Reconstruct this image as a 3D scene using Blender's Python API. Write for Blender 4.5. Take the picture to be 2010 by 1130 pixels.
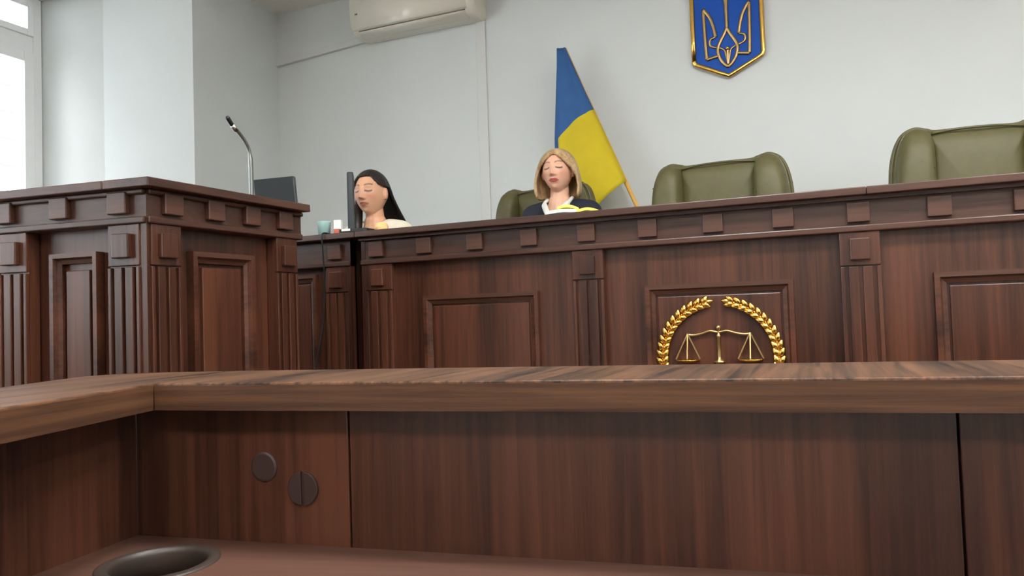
import bpy, bmesh, math, random
from mathutils import Vector, Matrix
import numpy as np

random.seed(7)
PI = math.pi
SC = bpy.context.scene
COL = SC.collection
for o in list(bpy.data.objects):
    bpy.data.objects.remove(o)

# ------------------------------------------------------------------ camera
cam_d = bpy.data.cameras.new('camera')
cam = bpy.data.objects.new('camera', cam_d)
COL.objects.link(cam)
cam_d.sensor_fit = 'HORIZONTAL'
cam_d.sensor_width = 36.0
cam_d.lens = 1450.0 / 2010.0 * 36.0
cam_d.clip_start = 0.02
yaw, pitch, roll = (math.radians(a) for a in (22.6116, 2.1315, -1.9112))
fwd = Vector((-math.sin(yaw) * math.cos(pitch), math.cos(yaw) * math.cos(pitch), math.sin(pitch)))
rgt = Vector((math.cos(yaw), math.sin(yaw), 0))
upv = rgt.cross(fwd)
r2 = math.cos(roll) * rgt + math.sin(roll) * upv
u2 = -math.sin(roll) * rgt + math.cos(roll) * upv
m = Matrix((r2, u2, -fwd)).transposed().to_4x4()
m.translation = (0, 0, 1.02)
cam.matrix_world = m
SC.camera = cam

# ------------------------------------------------------------------ world, exposure
w = bpy.data.worlds.new('sky')
SC.world = w
w.use_nodes = True
bg = w.node_tree.nodes['Background']
bg.inputs['Color'].default_value = (0.93, 0.965, 1.0, 1)
bg.inputs['Strength'].default_value = 4.0
SC.view_settings.view_transform = 'Standard'
SC.view_settings.look = 'None'
SC.view_settings.gamma = 1.0
SC.view_settings.use_curve_mapping = False
SC.view_settings.exposure = 1.32

WINDOWS = [(2.35, 3.477, 0.95, 3.34), (-1.25, 1.25, 0.95, 3.34), (-3.75, -1.75, 0.95, 3.34)]
WX = -5.0            # plane of the window frames
WALLX = -4.60        # inner face of the window wall
for wi, (wy0, wy1, wz0, wz1) in enumerate(WINDOWS):
    pname = 'window_%d_portal' % (wi + 1) + ('_offscreen' if wi else '')
    ld = bpy.data.lights.new(pname, 'AREA')
    ld.shape = 'RECTANGLE'
    ld.size = wy1 - wy0
    ld.size_y = wz1 - wz0
    ld.cycles.is_portal = True
    lo = bpy.data.objects.new(pname, ld)
    COL.objects.link(lo)
    lo.matrix_world = Matrix.Translation((WX - 0.1, (wy0 + wy1) / 2, (wz0 + wz1) / 2)) @ \
        Matrix(((0, 0, -1), (1, 0, 0), (0, -1, 0))).to_4x4()


# ------------------------------------------------------------------ materials
def lin(c):
    return tuple(((v / 255.0) / 12.92 if v / 255.0 <= 0.04045 else ((v / 255.0 + 0.055) / 1.055) ** 2.4) for v in c) + (1.0,)


MATS = {}


def base_mat(name):
    mt = bpy.data.materials.new(name)
    mt.use_nodes = True
    nt = mt.node_tree
    return mt, nt, nt.nodes['Principled BSDF']


def plain(name, rgb, rough=0.5, metal=0.0, noise=0.0, nscale=20.0, bump=0.0, coat=0.0, spec=0.5):
    mt, nt, p = base_mat(name)
    c = lin(rgb)
    p.inputs['Roughness'].default_value = rough
    p.inputs['Metallic'].default_value = metal
    p.inputs['Coat Weight'].default_value = coat
    p.inputs['Specular IOR Level'].default_value = spec
    tc = nt.nodes.new('ShaderNodeTexCoord')
    nz = nt.nodes.new('ShaderNodeTexNoise')
    nz.inputs['Scale'].default_value = nscale
    nz.inputs['Detail'].default_value = 4
    nt.links.new(tc.outputs['Object'], nz.inputs['Vector'])
    rp = nt.nodes.new('ShaderNodeValToRGB')
    rp.color_ramp.elements[0].position = 0.3
    rp.color_ramp.elements[1].position = 0.7
    rp.color_ramp.elements[0].color = tuple(v * (1 - noise) for v in c[:3]) + (1,)
    rp.color_ramp.elements[1].color = tuple(min(1, v * (1 + noise)) for v in c[:3]) + (1,)
    nt.links.new(nz.outputs['Fac'], rp.inputs['Fac'])
    nt.links.new(rp.outputs['Color'], p.inputs['Base Color'])
    if bump:
        b = nt.nodes.new('ShaderNodeBump')
        b.inputs['Strength'].default_value = bump
        b.inputs['Distance'].default_value = 0.004
        nt.links.new(nz.outputs['Fac'], b.inputs['Height'])
        nt.links.new(b.outputs['Normal'], p.inputs['Normal'])
    MATS[name] = mt
    return mt


def wood(name, dark, light, scale, rough=0.30, rotz=0.0, streak=1.0, spec=0.5, con=0.11):
    """walnut laminate: broad colour bands plus fine streaks along the grain"""
    mt, nt, p = base_mat(name)
    tc = nt.nodes.new('ShaderNodeTexCoord')
    mp = nt.nodes.new('ShaderNodeMapping')
    mp.inputs['Rotation'].default_value = (0, 0, rotz)
    nt.links.new(tc.outputs['Object'], mp.inputs['Vector'])
    mp2 = nt.nodes.new('ShaderNodeMapping')
    mp2.inputs['Scale'].default_value = scale
    nt.links.new(mp.outputs['Vector'], mp2.inputs['Vector'])
    n1 = nt.nodes.new('ShaderNodeTexNoise')
    n1.inputs['Scale'].default_value = 0.32
    n1.inputs['Detail'].default_value = 3
    n2 = nt.nodes.new('ShaderNodeTexNoise')
    n2.inputs['Scale'].default_value = 3.2
    n2.inputs['Detail'].default_value = 6
    n2.inputs['Roughness'].default_value = 0.65
    n2.inputs['Distortion'].default_value = 0.4
    for n in (n1, n2):
        nt.links.new(mp2.outputs['Vector'], n.inputs['Vector'])
    mx = nt.nodes.new('ShaderNodeMath')
    mx.operation = 'MULTIPLY_ADD'
    mx.inputs[1].default_value = 0.45 * streak
    nt.links.new(n2.outputs['Fac'], mx.inputs[0])
    sc = nt.nodes.new('ShaderNodeMath')
    sc.operation = 'MULTIPLY'
    sc.inputs[1].default_value = 1.0 - 0.45 * streak
    nt.links.new(n1.outputs['Fac'], sc.inputs[0])
    nt.links.new(sc.outputs[0], mx.inputs[2])
    rp = nt.nodes.new('ShaderNodeValToRGB')
    rp.color_ramp.elements[0].position = 0.5 - con
    rp.color_ramp.elements[1].position = 0.5 + con
    rp.color_ramp.elements[0].color = lin(dark)
    rp.color_ramp.elements[1].color = lin(light)
    nt.links.new(mx.outputs[0], rp.inputs['Fac'])
    nt.links.new(rp.outputs['Color'], p.inputs['Base Color'])
    p.inputs['Roughness'].default_value = rough
    p.inputs['Specular IOR Level'].default_value = spec
    b = nt.nodes.new('ShaderNodeBump')
    b.inputs['Strength'].default_value = 0.12
    b.inputs['Distance'].default_value = 0.002
    nt.links.new(n2.outputs['Fac'], b.inputs['Height'])
    nt.links.new(b.outputs['Normal'], p.inputs['Normal'])
    MATS[name] = mt
    return mt


POD_A = math.radians(6.7)
DESK_A = math.radians(6.9)
WD, WL = (42, 22, 15), (84, 49, 34)
wood('walnut_upright', WD, WL, (22, 22, 0.7))
wood('walnut_level', (46, 26, 19), (78, 49, 37), (0.9, 22, 22), rough=0.36)
wood('walnut_side', (46, 26, 19), (78, 49, 37), (22, 0.9, 22))
wood('walnut_edge', (48, 30, 20), (90, 61, 42), (1.2, 40, 40), rough=0.5, spec=0.3, con=0.09)
wood('walnut_ledge', (30, 19, 13), (98, 68, 48), (30, 1.1, 30), rotz=0.12, rough=0.45, streak=1.3, spec=0.22, con=0.09)
wood('walnut_desk', (50, 32, 26), (84, 58, 48), (1.0, 20, 20), rotz=-DESK_A, rough=0.4)
plain('wall_paint', (214, 219, 218), 0.85, noise=0.015, nscale=3, bump=0.03)
plain('ceiling_white', (236, 234, 228), 0.9, noise=0.03, nscale=60, bump=0.1)
plain('floor_laminate', (120, 92, 70), 0.5, noise=0.15, nscale=8)
plain('carpet', (70, 50, 45), 0.9, noise=0.2, nscale=80)
plain('pvc_white', (238, 240, 240), 0.35, noise=0.01)
plain('ac_plastic', (226, 220, 206), 0.28, noise=0.01, coat=0.2)
plain('trunk_plastic', (212, 215, 212), 0.5, noise=0.01)
plain('outside_render', (225, 226, 228), 0.9, noise=0.02)
plain('outside_joint', (88, 88, 92), 0.9)
plain('black_plastic', (20, 23, 24), 0.35, noise=0.05)
plain('screen_back', (38, 46, 50), 0.3, noise=0.05)
plain('screen_glass', (10, 12, 14), 0.12)
plain('metal_grey', (128, 132, 130), 0.32, metal=0.9)
plain('chrome', (220, 222, 222), 0.15, metal=1.0)
plain('gold', (222, 178, 92), 0.24, metal=1.0, noise=0.08, nscale=40)
plain('gold_dull', (178, 150, 104), 0.34, metal=1.0, noise=0.08, nscale=40)
plain('emblem_blue', (26, 82, 178), 0.5, noise=0.05, spec=0.2)
plain('flag_blue', (46, 92, 148), 0.8, noise=0.06, nscale=14)
plain('flag_yellow', (206, 184, 28), 0.8, noise=0.04, nscale=14)
plain('pole_wood', (222, 172, 84), 0.5, noise=0.08)
plain('leather', (90, 86, 52), 0.5, noise=0.08, nscale=30, bump=0.12, coat=0.0)
plain('piping', (90, 86, 52), 0.25)
plain('robe_navy', (27, 31, 46), 0.8, noise=0.12, nscale=25)
plain('blouse_cream', (240, 232, 212), 0.75, noise=0.03, nscale=30)
plain('skirt_dark', (40, 38, 44), 0.8, noise=0.05)
plain('collar_white', (222, 222, 218), 0.7)
wood('hair_dark', (20, 15, 17), (44, 33, 34), (60, 60, 4), rough=0.42)
wood('hair_blond', (132, 100, 66), (212, 182, 136), (70, 70, 5), rough=0.45, streak=1.3)
plain('paper_yellow', (244, 232, 96), 0.7, noise=0.03)
plain('paper_white', (240, 238, 228), 0.8, noise=0.02)
plain('tan_wood', (226, 184, 124), 0.5, noise=0.12, nscale=60)
plain('cup_turquoise', (168, 204, 200), 0.25, noise=0.05)
plain('red_print', (186, 96, 78), 0.6)
plain('cap_brown', (52, 36, 32), 0.45)
plain('ring_grey', (50, 42, 37), 0.45)
plain('mark_grey', (120, 120, 110), 0.5)

mt, nt, p = base_mat('window_glass')
out = nt.nodes['Material Output']
tr = nt.nodes.new('ShaderNodeBsdfTransparent')
gl = nt.nodes.new('ShaderNodeBsdfGlossy')
gl.inputs['Roughness'].default_value = 0.02
mx = nt.nodes.new('ShaderNodeMixShader')
mx.inputs[0].default_value = 0.06
nt.links.new(tr.outputs[0], mx.inputs[1])
nt.links.new(gl.outputs[0], mx.inputs[2])
nt.links.new(mx.outputs[0], out.inputs['Surface'])
MATS['window_glass'] = mt

for nm, rgh in (('skin', 0.5),):
    mt, nt, p = base_mat(nm)
    at = nt.nodes.new('ShaderNodeAttribute')
    at.attribute_name = 'pigment'
    nt.links.new(at.outputs['Color'], p.inputs['Base Color'])
    p.inputs['Roughness'].default_value = rgh
    p.inputs['Subsurface Weight'].default_value = 0.08
    p.inputs['Subsurface Radius'].default_value = (0.01, 0.004, 0.002)
    MATS[nm] = mt


# ------------------------------------------------------------------ mesh helpers
def new_bm():
    return bmesh.new()


def add_box(bm, x0, x1, y0, y1, z0, z1):
    v = [bm.verts.new(c) for c in ((x0, y0, z0), (x1, y0, z0), (x1, y1, z0), (x0, y1, z0),
                                   (x0, y0, z1), (x1, y0, z1), (x1, y1, z1), (x0, y1, z1))]
    for f in ((0, 3, 2, 1), (4, 5, 6, 7), (0, 1, 5, 4), (1, 2, 6, 5), (2, 3, 7, 6), (3, 0, 4, 7)):
        bm.faces.new([v[i] for i in f])
    return bm


def add_prism(bm, pts, z0, z1):
    """vertical prism over a plan outline"""
    a = [bm.verts.new((x, y, z0)) for x, y in pts]
    b = [bm.verts.new((x, y, z1)) for x, y in pts]
    n = len(pts)
    bm.faces.new(list(reversed(a)))
    bm.faces.new(b)
    for i in range(n):
        bm.faces.new((a[i], a[(i + 1) % n], b[(i + 1) % n], b[i]))
    bmesh.ops.recalc_face_normals(bm, faces=bm.faces[:])
    return bm


def add_extrude_y(bm, pts, y0, y1):
    """prism over an outline in XZ"""
    a = [bm.verts.new((x, y0, z)) for x, z in pts]
    b = [bm.verts.new((x, y1, z)) for x, z in pts]
    n = len(pts)
    bm.faces.new(a)
    bm.faces.new(list(reversed(b)))
    for i in range(n):
        bm.faces.new((a[i], b[i], b[(i + 1) % n], a[(i + 1) % n]))
    bmesh.ops.recalc_face_normals(bm, faces=bm.faces[:])
    return bm


def add_tube(bm, pts, rad, n=8, squash=None, cap=True):
    """swept tube; rad a number or one per point; squash = (axis vector, factor) flattens the profile"""
    pts = [Vector(q) for q in pts]
    if not hasattr(rad, '__len__'):
        rad = [rad] * len(pts)
    rings = []
    prev = None
    for i, q in enumerate(pts):
        t = (pts[min(i + 1, len(pts) - 1)] - pts[max(i - 1, 0)])
        t.normalize()
        if prev is None:
            ref = Vector((0, 1, 0)) if abs(t.y) < 0.9 else Vector((1, 0, 0))
            a = t.cross(ref).normalized()
        else:
            a = (prev - t * prev.dot(t)).normalized()
        prev = a
        b = t.cross(a)
        ring = []
        for k in range(n):
            an = 2 * PI * k / n
            off = (a * math.cos(an) + b * math.sin(an)) * rad[i]
            if squash:
                ax, fct = squash
                off = off - ax * off.dot(ax) * (1 - fct)
            ring.append(bm.verts.new(q + off))
        rings.append(ring)
    for r0, r1 in zip(rings, rings[1:]):
        for k in range(n):
            bm.faces.new((r0[k], r0[(k + 1) % n], r1[(k + 1) % n], r1[k]))
    if cap:
        bm.faces.new(list(reversed(rings[0])))
        bm.faces.new(rings[-1])
    return bm


def add_lathe(bm, prof, n=24, centre=(0, 0, 0)):
    """surface of revolution about z; prof = [(r, z)...]"""
    cx, cy, cz = centre
    rings = []
    for r, z in prof:
        if r < 1e-6:
            rings.append([bm.verts.new((cx, cy, cz + z))])
        else:
            rings.append([bm.verts.new((cx + r * math.cos(2 * PI * k / n), cy + r * math.sin(2 * PI * k / n), cz + z)) for k in range(n)])
    for a, b in zip(rings, rings[1:]):
        for k in range(n):
            k2 = (k + 1) % n
            if len(a) == 1 and len(b) == 1:
                continue
            if len(a) == 1:
                bm.faces.new((a[0], b[k2], b[k]))
            elif len(b) == 1:
                bm.faces.new((a[k], a[k2], b[0]))
            else:
                bm.faces.new((a[k], a[k2], b[k2], b[k]))
    bmesh.ops.recalc_face_normals(bm, faces=bm.faces[:])
    return bm


def catmull(pts, per=6, closed=False):
    pts = [Vector(q) for q in pts]
    n = len(pts)
    outp = []
    rng = range(n) if closed else range(n - 1)
    for i in rng:
        if closed:
            p0, p1, p2, p3 = pts[i - 1], pts[i], pts[(i + 1) % n], pts[(i + 2) % n]
        else:
            p0, p1, p2, p3 = pts[max(i - 1, 0)], pts[i], pts[i + 1], pts[min(i + 2, n - 1)]
        for k in range(per):
            t = k / per
            outp.append(0.5 * ((2 * p1) + (p2 - p0) * t + (2 * p0 - 5 * p1 + 4 * p2 - p3) * t * t + (3 * p1 - p0 - 3 * p2 + p3) * t ** 3))
    if not closed:
        outp.append(pts[-1])
    return outp


def to_mesh(name, bm, smooth=False):
    me = bpy.data.meshes.new(name)
    bm.to_mesh(me)
    bm.free()
    if smooth:
        for q in me.polygons:
            q.use_smooth = True
    return me


def link(name, me, mat=None, parent=None, M=None, bevel=0.0, seg=2):
    """one mesh object; parent given -> part, coordinates in the parent's space"""
    o = bpy.data.objects.new(name, me)
    COL.objects.link(o)
    if mat and not me.materials:
        me.materials.append(MATS[mat])
    if parent is not None:
        o.parent = parent
    if M is not None:
        o.matrix_local = M
    if bevel:
        b = o.modifiers.new('bevel', 'BEVEL')
        b.width = bevel
        b.segments = seg
        b.limit_method = 'ANGLE'
        b.angle_limit = math.radians(40)
    return o


def obj(name, bm, mat, parent=None, M=None, bevel=0.0, seg=2, smooth=False):
    return link(name, to_mesh(name, bm, smooth), mat, parent, M, bevel, seg)


def thing(name, label, cat, loc=(0, 0, 0), rz=0.0, group=None):
    o = bpy.data.objects.new(name, None)
    COL.objects.link(o)
    o.empty_display_size = 0.1
    o.location = loc
    o.rotation_euler = (0, 0, rz)
    return tag(o, label, cat, group)


def tag(o, label, cat, group=None):
    o['label'] = label
    o['category'] = cat
    if group:
        o['group'] = group
    return o


def struct(o):
    o['kind'] = 'structure'
    return o


def T(x, y, z):
    return Matrix.Translation((x, y, z))


def sstep(a, b, x):
    t = min(1.0, max(0.0, (x - a) / (b - a)))
    return t * t * (3 - 2 * t)


# ------------------------------------------------------------------ the room
FLOOR = 0.0
PLAT = 0.48
CEIL = 3.39
YB = 4.5
XR, YF = 4.4, -4.4
struct(obj('floor', add_box(new_bm(), -5.05, XR + 0.1, YF - 0.1, YB + 0.1, -0.1, 0), 'floor_laminate'))
struct(obj('platform', add_prism(new_bm(), [(-3.2, 2.48), (3.2, 2.48), (3.2, YB), (-3.2, YB)], 0.0, PLAT), 'carpet'))
struct(obj('wall_back', add_box(new_bm(), -5.05, XR + 0.1, YB, YB + 0.12, 0, CEIL + 0.2), 'wall_paint'))
struct(obj('wall_right', add_box(new_bm(), XR, XR + 0.1, YF - 0.1, YB, 0, CEIL + 0.2), 'wall_paint'))
struct(obj('wall_front', add_box(new_bm(), -5.05, XR, YF - 0.1, YF, 0, CEIL + 0.2), 'wall_paint'))
# corner pier that juts into the room beside the window
PX, PY = -3.755, 3.661
struct(obj('wall_pier', add_prism(new_bm(), [(-5.3, 3.9), (-5.02, 3.477), (WX, 3.477), (-4.585, PY), (PX, PY), (PX, YB), (-5.3, YB)], 0, CEIL + 0.2), 'wall_paint'))
# window wall with its openings
bm = new_bm()
ys = [YF] + [q for (a, b, _, _) in reversed(WINDOWS) for q in (a, b)]
seg_y = [(YF, -3.75), (-1.75, -1.25), (1.25, 2.35)]
for a, b in seg_y:
    add_box(bm, -5.3, WALLX, a, b, 0, CEIL + 0.2)
for (a, b, z0, z1) in WINDOWS:
    add_box(bm, -5.3, WALLX, a, b, 0, z0)
    add_box(bm, -5.3, WALLX, a, b, z1, CEIL + 0.2)
struct(obj('wall_left', bm, 'wall_paint'))

# ceiling: slab with a lay-in tile grid below it over the part in view
ceil = struct(obj('ceiling', add_box(new_bm(), -5.3, XR + 0.1, YF - 0.1, YB + 0.1, CEIL + 0.012, CEIL + 0.14), 'ceiling_white'))
tile_bm = new_bm()
add_box(tile_bm, 0.012, 0.588, 0.012, 0.588, -0.004, 0.02)
tile_me = to_mesh('ceiling_tile', tile_bm)
tile_me.materials.append(MATS['ceiling_white'])
bar_bm = new_bm()
for i in range(-3, 14):
    x = -3.755 + i * 0.6
    if x > -5:
        add_box(bar_bm, x - 0.012, x + 0.012, 1.5, YB, CEIL - 0.004, CEIL + 0.014)
for j in range(0, 6):
    y = YB - j * 0.6
    add_box(bar_bm, -4.6, 4.4, y - 0.012, y + 0.012, CEIL - 0.004, CEIL + 0.014)
for i in range(-1, 13):
    for j in range(1, 6):
        if i < 0 and j < 2:
            continue
        link('ceiling_tile', tile_me, None, ceil, T(-3.755 + i * 0.6, YB - j * 0.6, CEIL))
obj('grid_bar', bar_bm, 'pvc_white', ceil)

# windows
def window(n, y0, y1, z0, z1):
    ztr = 2.90
    fr = 0.062
    bm = new_bm()
    xa, xb = WX - 0.035, WX + 0.035
    add_box(bm, xa, xb, y0, y0 + fr, z0, z1)
    add_box(bm, xa, xb, y1 - fr, y1, z0, z1)
    add_box(bm, xa, xb, y0 + fr, y1 - fr, z0, z0 + fr)
    add_box(bm, xa, xb, y0 + fr, y1 - fr, z1 - 0.04, z1)
    add_box(bm, xa, xb, y0 + fr, y1 - fr, ztr + 0.04, ztr + 0.16)
    ym = (y0 + y1) / 2
    add_box(bm, xa, xb, ym - 0.04, ym + 0.04, z0 + fr, ztr + 0.04)
    root = struct(obj('window_%d' % n, bm, 'pvc_white', bevel=0.004))
    # sashes with their panes
    for (a, b, c, d, wsh) in ((y0 + fr, ym - 0.04, z0 + fr, ztr + 0.04, 0.07), (ym + 0.04, y1 - fr, z0 + fr, ztr + 0.04, 0.07),
                              (y0 + fr, y1 - fr, ztr + 0.16, z1 - 0.04, 0.045)):
        sb = new_bm()
        x0, x1 = WX - 0.02, WX + 0.05
        add_box(sb, x0, x1, a, a + wsh, c, d)
        add_box(sb, x0, x1, b - wsh, b, c, d)
        add_box(sb, x0, x1, a + wsh, b - wsh, c, c + wsh)
        add_box(sb, x0, x1, a + wsh, b - wsh, d - wsh, d)
        s = obj('sash', sb, 'pvc_white', root, bevel=0.004)
        obj('pane', add_box(new_bm(), WX - 0.004, WX + 0.004, a + wsh, b - wsh, c + wsh, d - wsh), 'window_glass', s)
    obj('window_sill', add_box(new_bm(), WX + 0.035, WALLX + 0.04, y0 + 0.005, y1 - 0.02, z0 - 0.0, z0 + 0.025), 'pvc_white', root, bevel=0.004)
    return root


for n, wv in enumerate(WINDOWS):
    window(n + 1, *wv)

# rendered facade across the yard
fac = thing('neighbouring_building', 'pale rendered building with level joints seen through the window', 'building', (-9.0, 4.5, 0))
obj('facade', add_box(new_bm(), -0.6, 0, -6.5, 9, -2, 5.6), 'outside_render', fac)
for k in range(22):
    obj('joint', add_box(new_bm(), -0.01, 0.012, -6.5, 9, -1.6 + k * 0.33, -1.575 + k * 0.33), 'outside_joint', fac)


# ------------------------------------------------------------------ panelled fronts
def shared(name, bm, mat):
    me = to_mesh(name, bm)
    me.materials.append(MATS[mat])
    return me


def rail_mesh(length, w, proud, mat, vertical, mitre):
    """one mitred moulding of a panel frame, stepped profile; runs along x (or z) from 0"""
    prof = [(0, 0), (0, -proud), (w * 0.45, -proud), (w * 0.62, -proud * 0.55), (w, -proud * 0.4), (w, 0)]
    bm = new_bm()
    rows = []
    for (t, y) in prof:
        cut = t if mitre else 0
        a, b = cut, length - cut
        rows.append([bm.verts.new((a, y, -t)), bm.verts.new((b, y, -t))])
    for r0, r1 in zip(rows, rows[1:]):
        bm.faces.new((r0[0], r0[1], r1[1], r1[0]))
    bm.faces.new([r[0] for r in rows])
    bm.faces.new([r[1] for r in reversed(rows)])
    bmesh.ops.recalc_face_normals(bm, faces=bm.faces[:])
    if vertical:
        bmesh.ops.rotate(bm, verts=bm.verts[:], cent=(0, 0, 0), matrix=Matrix.Rotation(PI / 2, 3, 'Y'))
    return bm


def pane_frame(root, M, x0, x1, z0, z1, w=0.034, proud=0.022):
    """four mitred mouldings round a raised field"""
    fm = link('panel_frame', rail_to(rail_mesh(x1 - x0, w, proud, None, False, True), 'walnut_level'), None, root, M @ T(x0, 0, z1))
    me2 = rail_to(rail_mesh(x1 - x0, w, proud, None, False, True), 'walnut_level')
    link('moulding', me2, None, fm, T(x1 - x0, 0, -(z1 - z0)) @ Matrix.Rotation(PI, 4, 'Y'))
    h = z1 - z0
    me3 = rail_to(rail_mesh(h, w, proud, None, False, True), 'walnut_upright')
    link('moulding', me3, None, fm, T(0, 0, -h) @ Matrix.Rotation(-PI / 2, 4, 'Y'))
    link('moulding', me3, None, fm, T(x1 - x0, 0, 0) @ Matrix.Rotation(PI / 2, 4, 'Y'))
    return fm


def rail_to(bm, mat):
    me = to_mesh('moulding', bm)
    me.materials.append(MATS[mat])
    return me


def pilaster(root, M, x0, x1, zcap, zbl, zbh, ztop, zbot, bw=0.058, level='walnut_level'):
    """pilaster board with a square block in its cap and reeds below"""
    pb = obj('pilaster', add_box(new_bm(), x0, x1, 0.006, 0.04, zbot, ztop), 'walnut_upright', root, M)
    obj('cap', add_box(new_bm(), x0, x1, -0.004, 0.006, zcap, ztop), 'walnut_upright', pb, bevel=0.002)
    xc = (x0 + x1) / 2
    obj('cap_block', add_box(new_bm(), xc - bw / 2, xc + bw / 2, -0.020, -0.004, zbl, zbh), 'walnut_upright', pb, bevel=0.003)
    wd = x1 - x0
    g, e = wd * 0.105, wd * 0.10
    rw = (wd - 2 * e - 3 * g) / 2
    for (a, b) in ((x0, x0 + e), (x0 + e + g, x0 + e + g + rw), (x0 + e + 2 * g + rw, x0 + e + 2 * g + 2 * rw), (x1 - e, x1)):
        obj('reed', add_box(new_bm(), a, b, -0.006, 0.006, zbot, zcap - 0.004), 'walnut_upright', pb, bevel=0.002)
    obj('plinth', add_box(new_bm(), x0 - 0.006, x1 + 0.006, -0.012, 0.006, zbot, zbot + 0.12), 'walnut_upright', pb, bevel=0.003)
    return pb


# ------------------------------------------------------------------ judges' bench
D = 2.599
BX0, BX1 = -1.757, 2.10
STOP = 1.387
P = 0.2255
b = thing('judges_bench', 'long dark walnut judges bench with panelled front under the green chairs', 'bench', (0.17, D, PLAT))
I = T(-0.17, -D, -PLAT)           # bench parts are written in room coordinates
B0 = I @ T(0, D, 0)               # facade space: x along the bench, y out of the room, z up
obj('carcass', add_box(new_bm(), BX0, BX1, 0.03, 0.24, PLAT, 1.25), 'walnut_upright', b, B0)
fz = obj('frieze', add_box(new_bm(), BX0, BX1, 0.0, 0.24, 1.25, 1.362), 'walnut_level', b, B0)
obj('top_moulding', add_box(new_bm(), BX0, BX1, -0.022, 0.0, 1.350, 1.362), 'walnut_level', b, B0)
obj('moulding', add_box(new_bm(), BX0, BX1, -0.012, 0.0, 1.250, 1.271), 'walnut_level', b, B0, bevel=0.004)
blk = shared('frieze_block', add_box(new_bm(), -0.033, 0.033, -0.017, 0, -0.032, 0.032), 'walnut_level')
for i in range(17):
    link('frieze_block', blk, None, b, B0 @ T(-1.680 + i * P, 0, 1.312), bevel=0.003)
for i, xc in enumerate((-1.685, -0.779, 0.123, 1.025, 1.927)):
    x0, x1 = xc - 0.0585, xc + 0.0585
    if i == 0:
        x0, x1 = -1.738, -1.612
    pilaster(b, B0, x0, x1, 1.143, 1.160, 1.229, 1.25, PLAT)
obj('end_post', add_box(new_bm(), BX0, -1.738, -0.002, 0.04, PLAT, 1.35), 'walnut_upright', b, B0)
for i in range(4):
    xc = -1.2295 + i * 0.902
    pane_frame(b, B0 @ T(0, 0.03, 0), xc - 0.247, xc + 0.247, 0.60, 1.110)
    obj('field', add_box(new_bm(), xc - 0.205, xc + 0.205, 0.022, 0.031, 0.64, 1.068), 'walnut_upright', b, B0, bevel=0.003)
obj('skirting', add_box(new_bm(), BX0, BX1, 0.012, 0.03, PLAT, PLAT + 0.1), 'walnut_level', b, B0)
# top boards, butted, then the lower writing surface behind
for (a, c) in ((BX0, 0.147), (0.1485, 2.13)):
    obj('top_board', add_box(new_bm(), a, c, D - 0.05, D + 0.30, 1.362, STOP), 'walnut_level', b, I, bevel=0.003)
obj('writing_surface', add_box(new_bm(), BX0 + 0.02, BX1, D + 0.24, D + 0.64, 1.150, 1.178), 'walnut_level', b, I, bevel=0.003)
for x in (BX0 + 0.02, -0.79, 0.11, 1.01, BX1 - 0.03):
    obj('side_panel', add_box(new_bm(), x, x + 0.025, D + 0.24, D + 0.60, PLAT, 1.15), 'walnut_side', b, I)

# clerk's desk in line with the bench, left of a narrow dark gap
c = thing('clerk_desk', 'walnut clerk desk with reeded corner pilaster beside the narrow dark gap', 'desk', (-2.3, D, PLAT))
I2 = T(2.3, -D, -PLAT)
C0 = I2 @ T(0, D, 0)
CX0, CX1 = -2.95, -1.812
obj('carcass', add_box(new_bm(), CX0, CX1, 0.03, 0.24, PLAT, 1.25), 'walnut_upright', c, C0)
obj('frieze', add_box(new_bm(), CX0, CX1, 0.0, 0.24, 1.25, 1.362), 'walnut_level', c, C0)
obj('moulding', add_box(new_bm(), CX0, CX1, -0.012, 0.0, 1.250, 1.271), 'walnut_level', c, C0, bevel=0.004)
for i in range(4):
    link('frieze_block', blk, None, c, C0 @ T(-1.886 - i * 0.27, 0, 1.312), bevel=0.003)
for (x0, x1) in ((-1.938, -1.826), (-2.95, -2.838)):
    pilaster(c, C0, x0, x1, 1.143, 1.160, 1.229, 1.25, PLAT)
obj('end_post', add_box(new_bm(), -1.826, CX1, -0.002, 0.04, PLAT, 1.362), 'walnut_upright', c, C0)
pane_frame(c, C0 @ T(0, 0.03, 0), -2.72, -2.00, 0.60, 1.225)
obj('field', add_box(new_bm(), -2.68, -2.04, 0.022, 0.031, 0.64, 1.185), 'walnut_upright', c, C0, bevel=0.003)
obj('top_board', add_box(new_bm(), CX0 - 0.03, -1.7585, D - 0.05, D + 0.30, 1.362, STOP), 'walnut_level', c, I2, bevel=0.003)
obj('writing_surface', add_box(new_bm(), CX0, CX1 - 0.02, D + 0.24, D + 0.58, 1.150, 1.178), 'walnut_level', c, I2, bevel=0.003)
obj('side_panel', add_box(new_bm(), CX0, CX0 + 0.025, D + 0.24, D + 0.55, PLAT, 1.15), 'walnut_side', c, I2)
obj('side_panel', add_box(new_bm(), CX1 - 0.05, CX1 - 0.025, D + 0.24, D + 0.55, PLAT, 1.15), 'walnut_side', c, I2)

# ------------------------------------------------------------------ witness podium on the left
PZ = 1.435
pod_corner = Vector((-1.731, 1.510, 0))
front_dir = Vector((-math.cos(POD_A), -math.sin(POD_A), 0))
side_dir = Vector((0.0556, 0.9985, 0)).normalized()
pod = thing('witness_stand', 'tall walnut stand with reeded pilasters carrying the gooseneck microphone', 'podium', (-2.4, 1.75, 0))
IP = T(2.4, -1.75, 0)
PL, SL = 1.45, 0.625
A = pod_corner
Bp = A + front_dir * PL
Cp = A + side_dir * SL
Dp = Bp + side_dir * SL


def inset(a, u, v):
    return (a.x + u, a.y + v)


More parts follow.
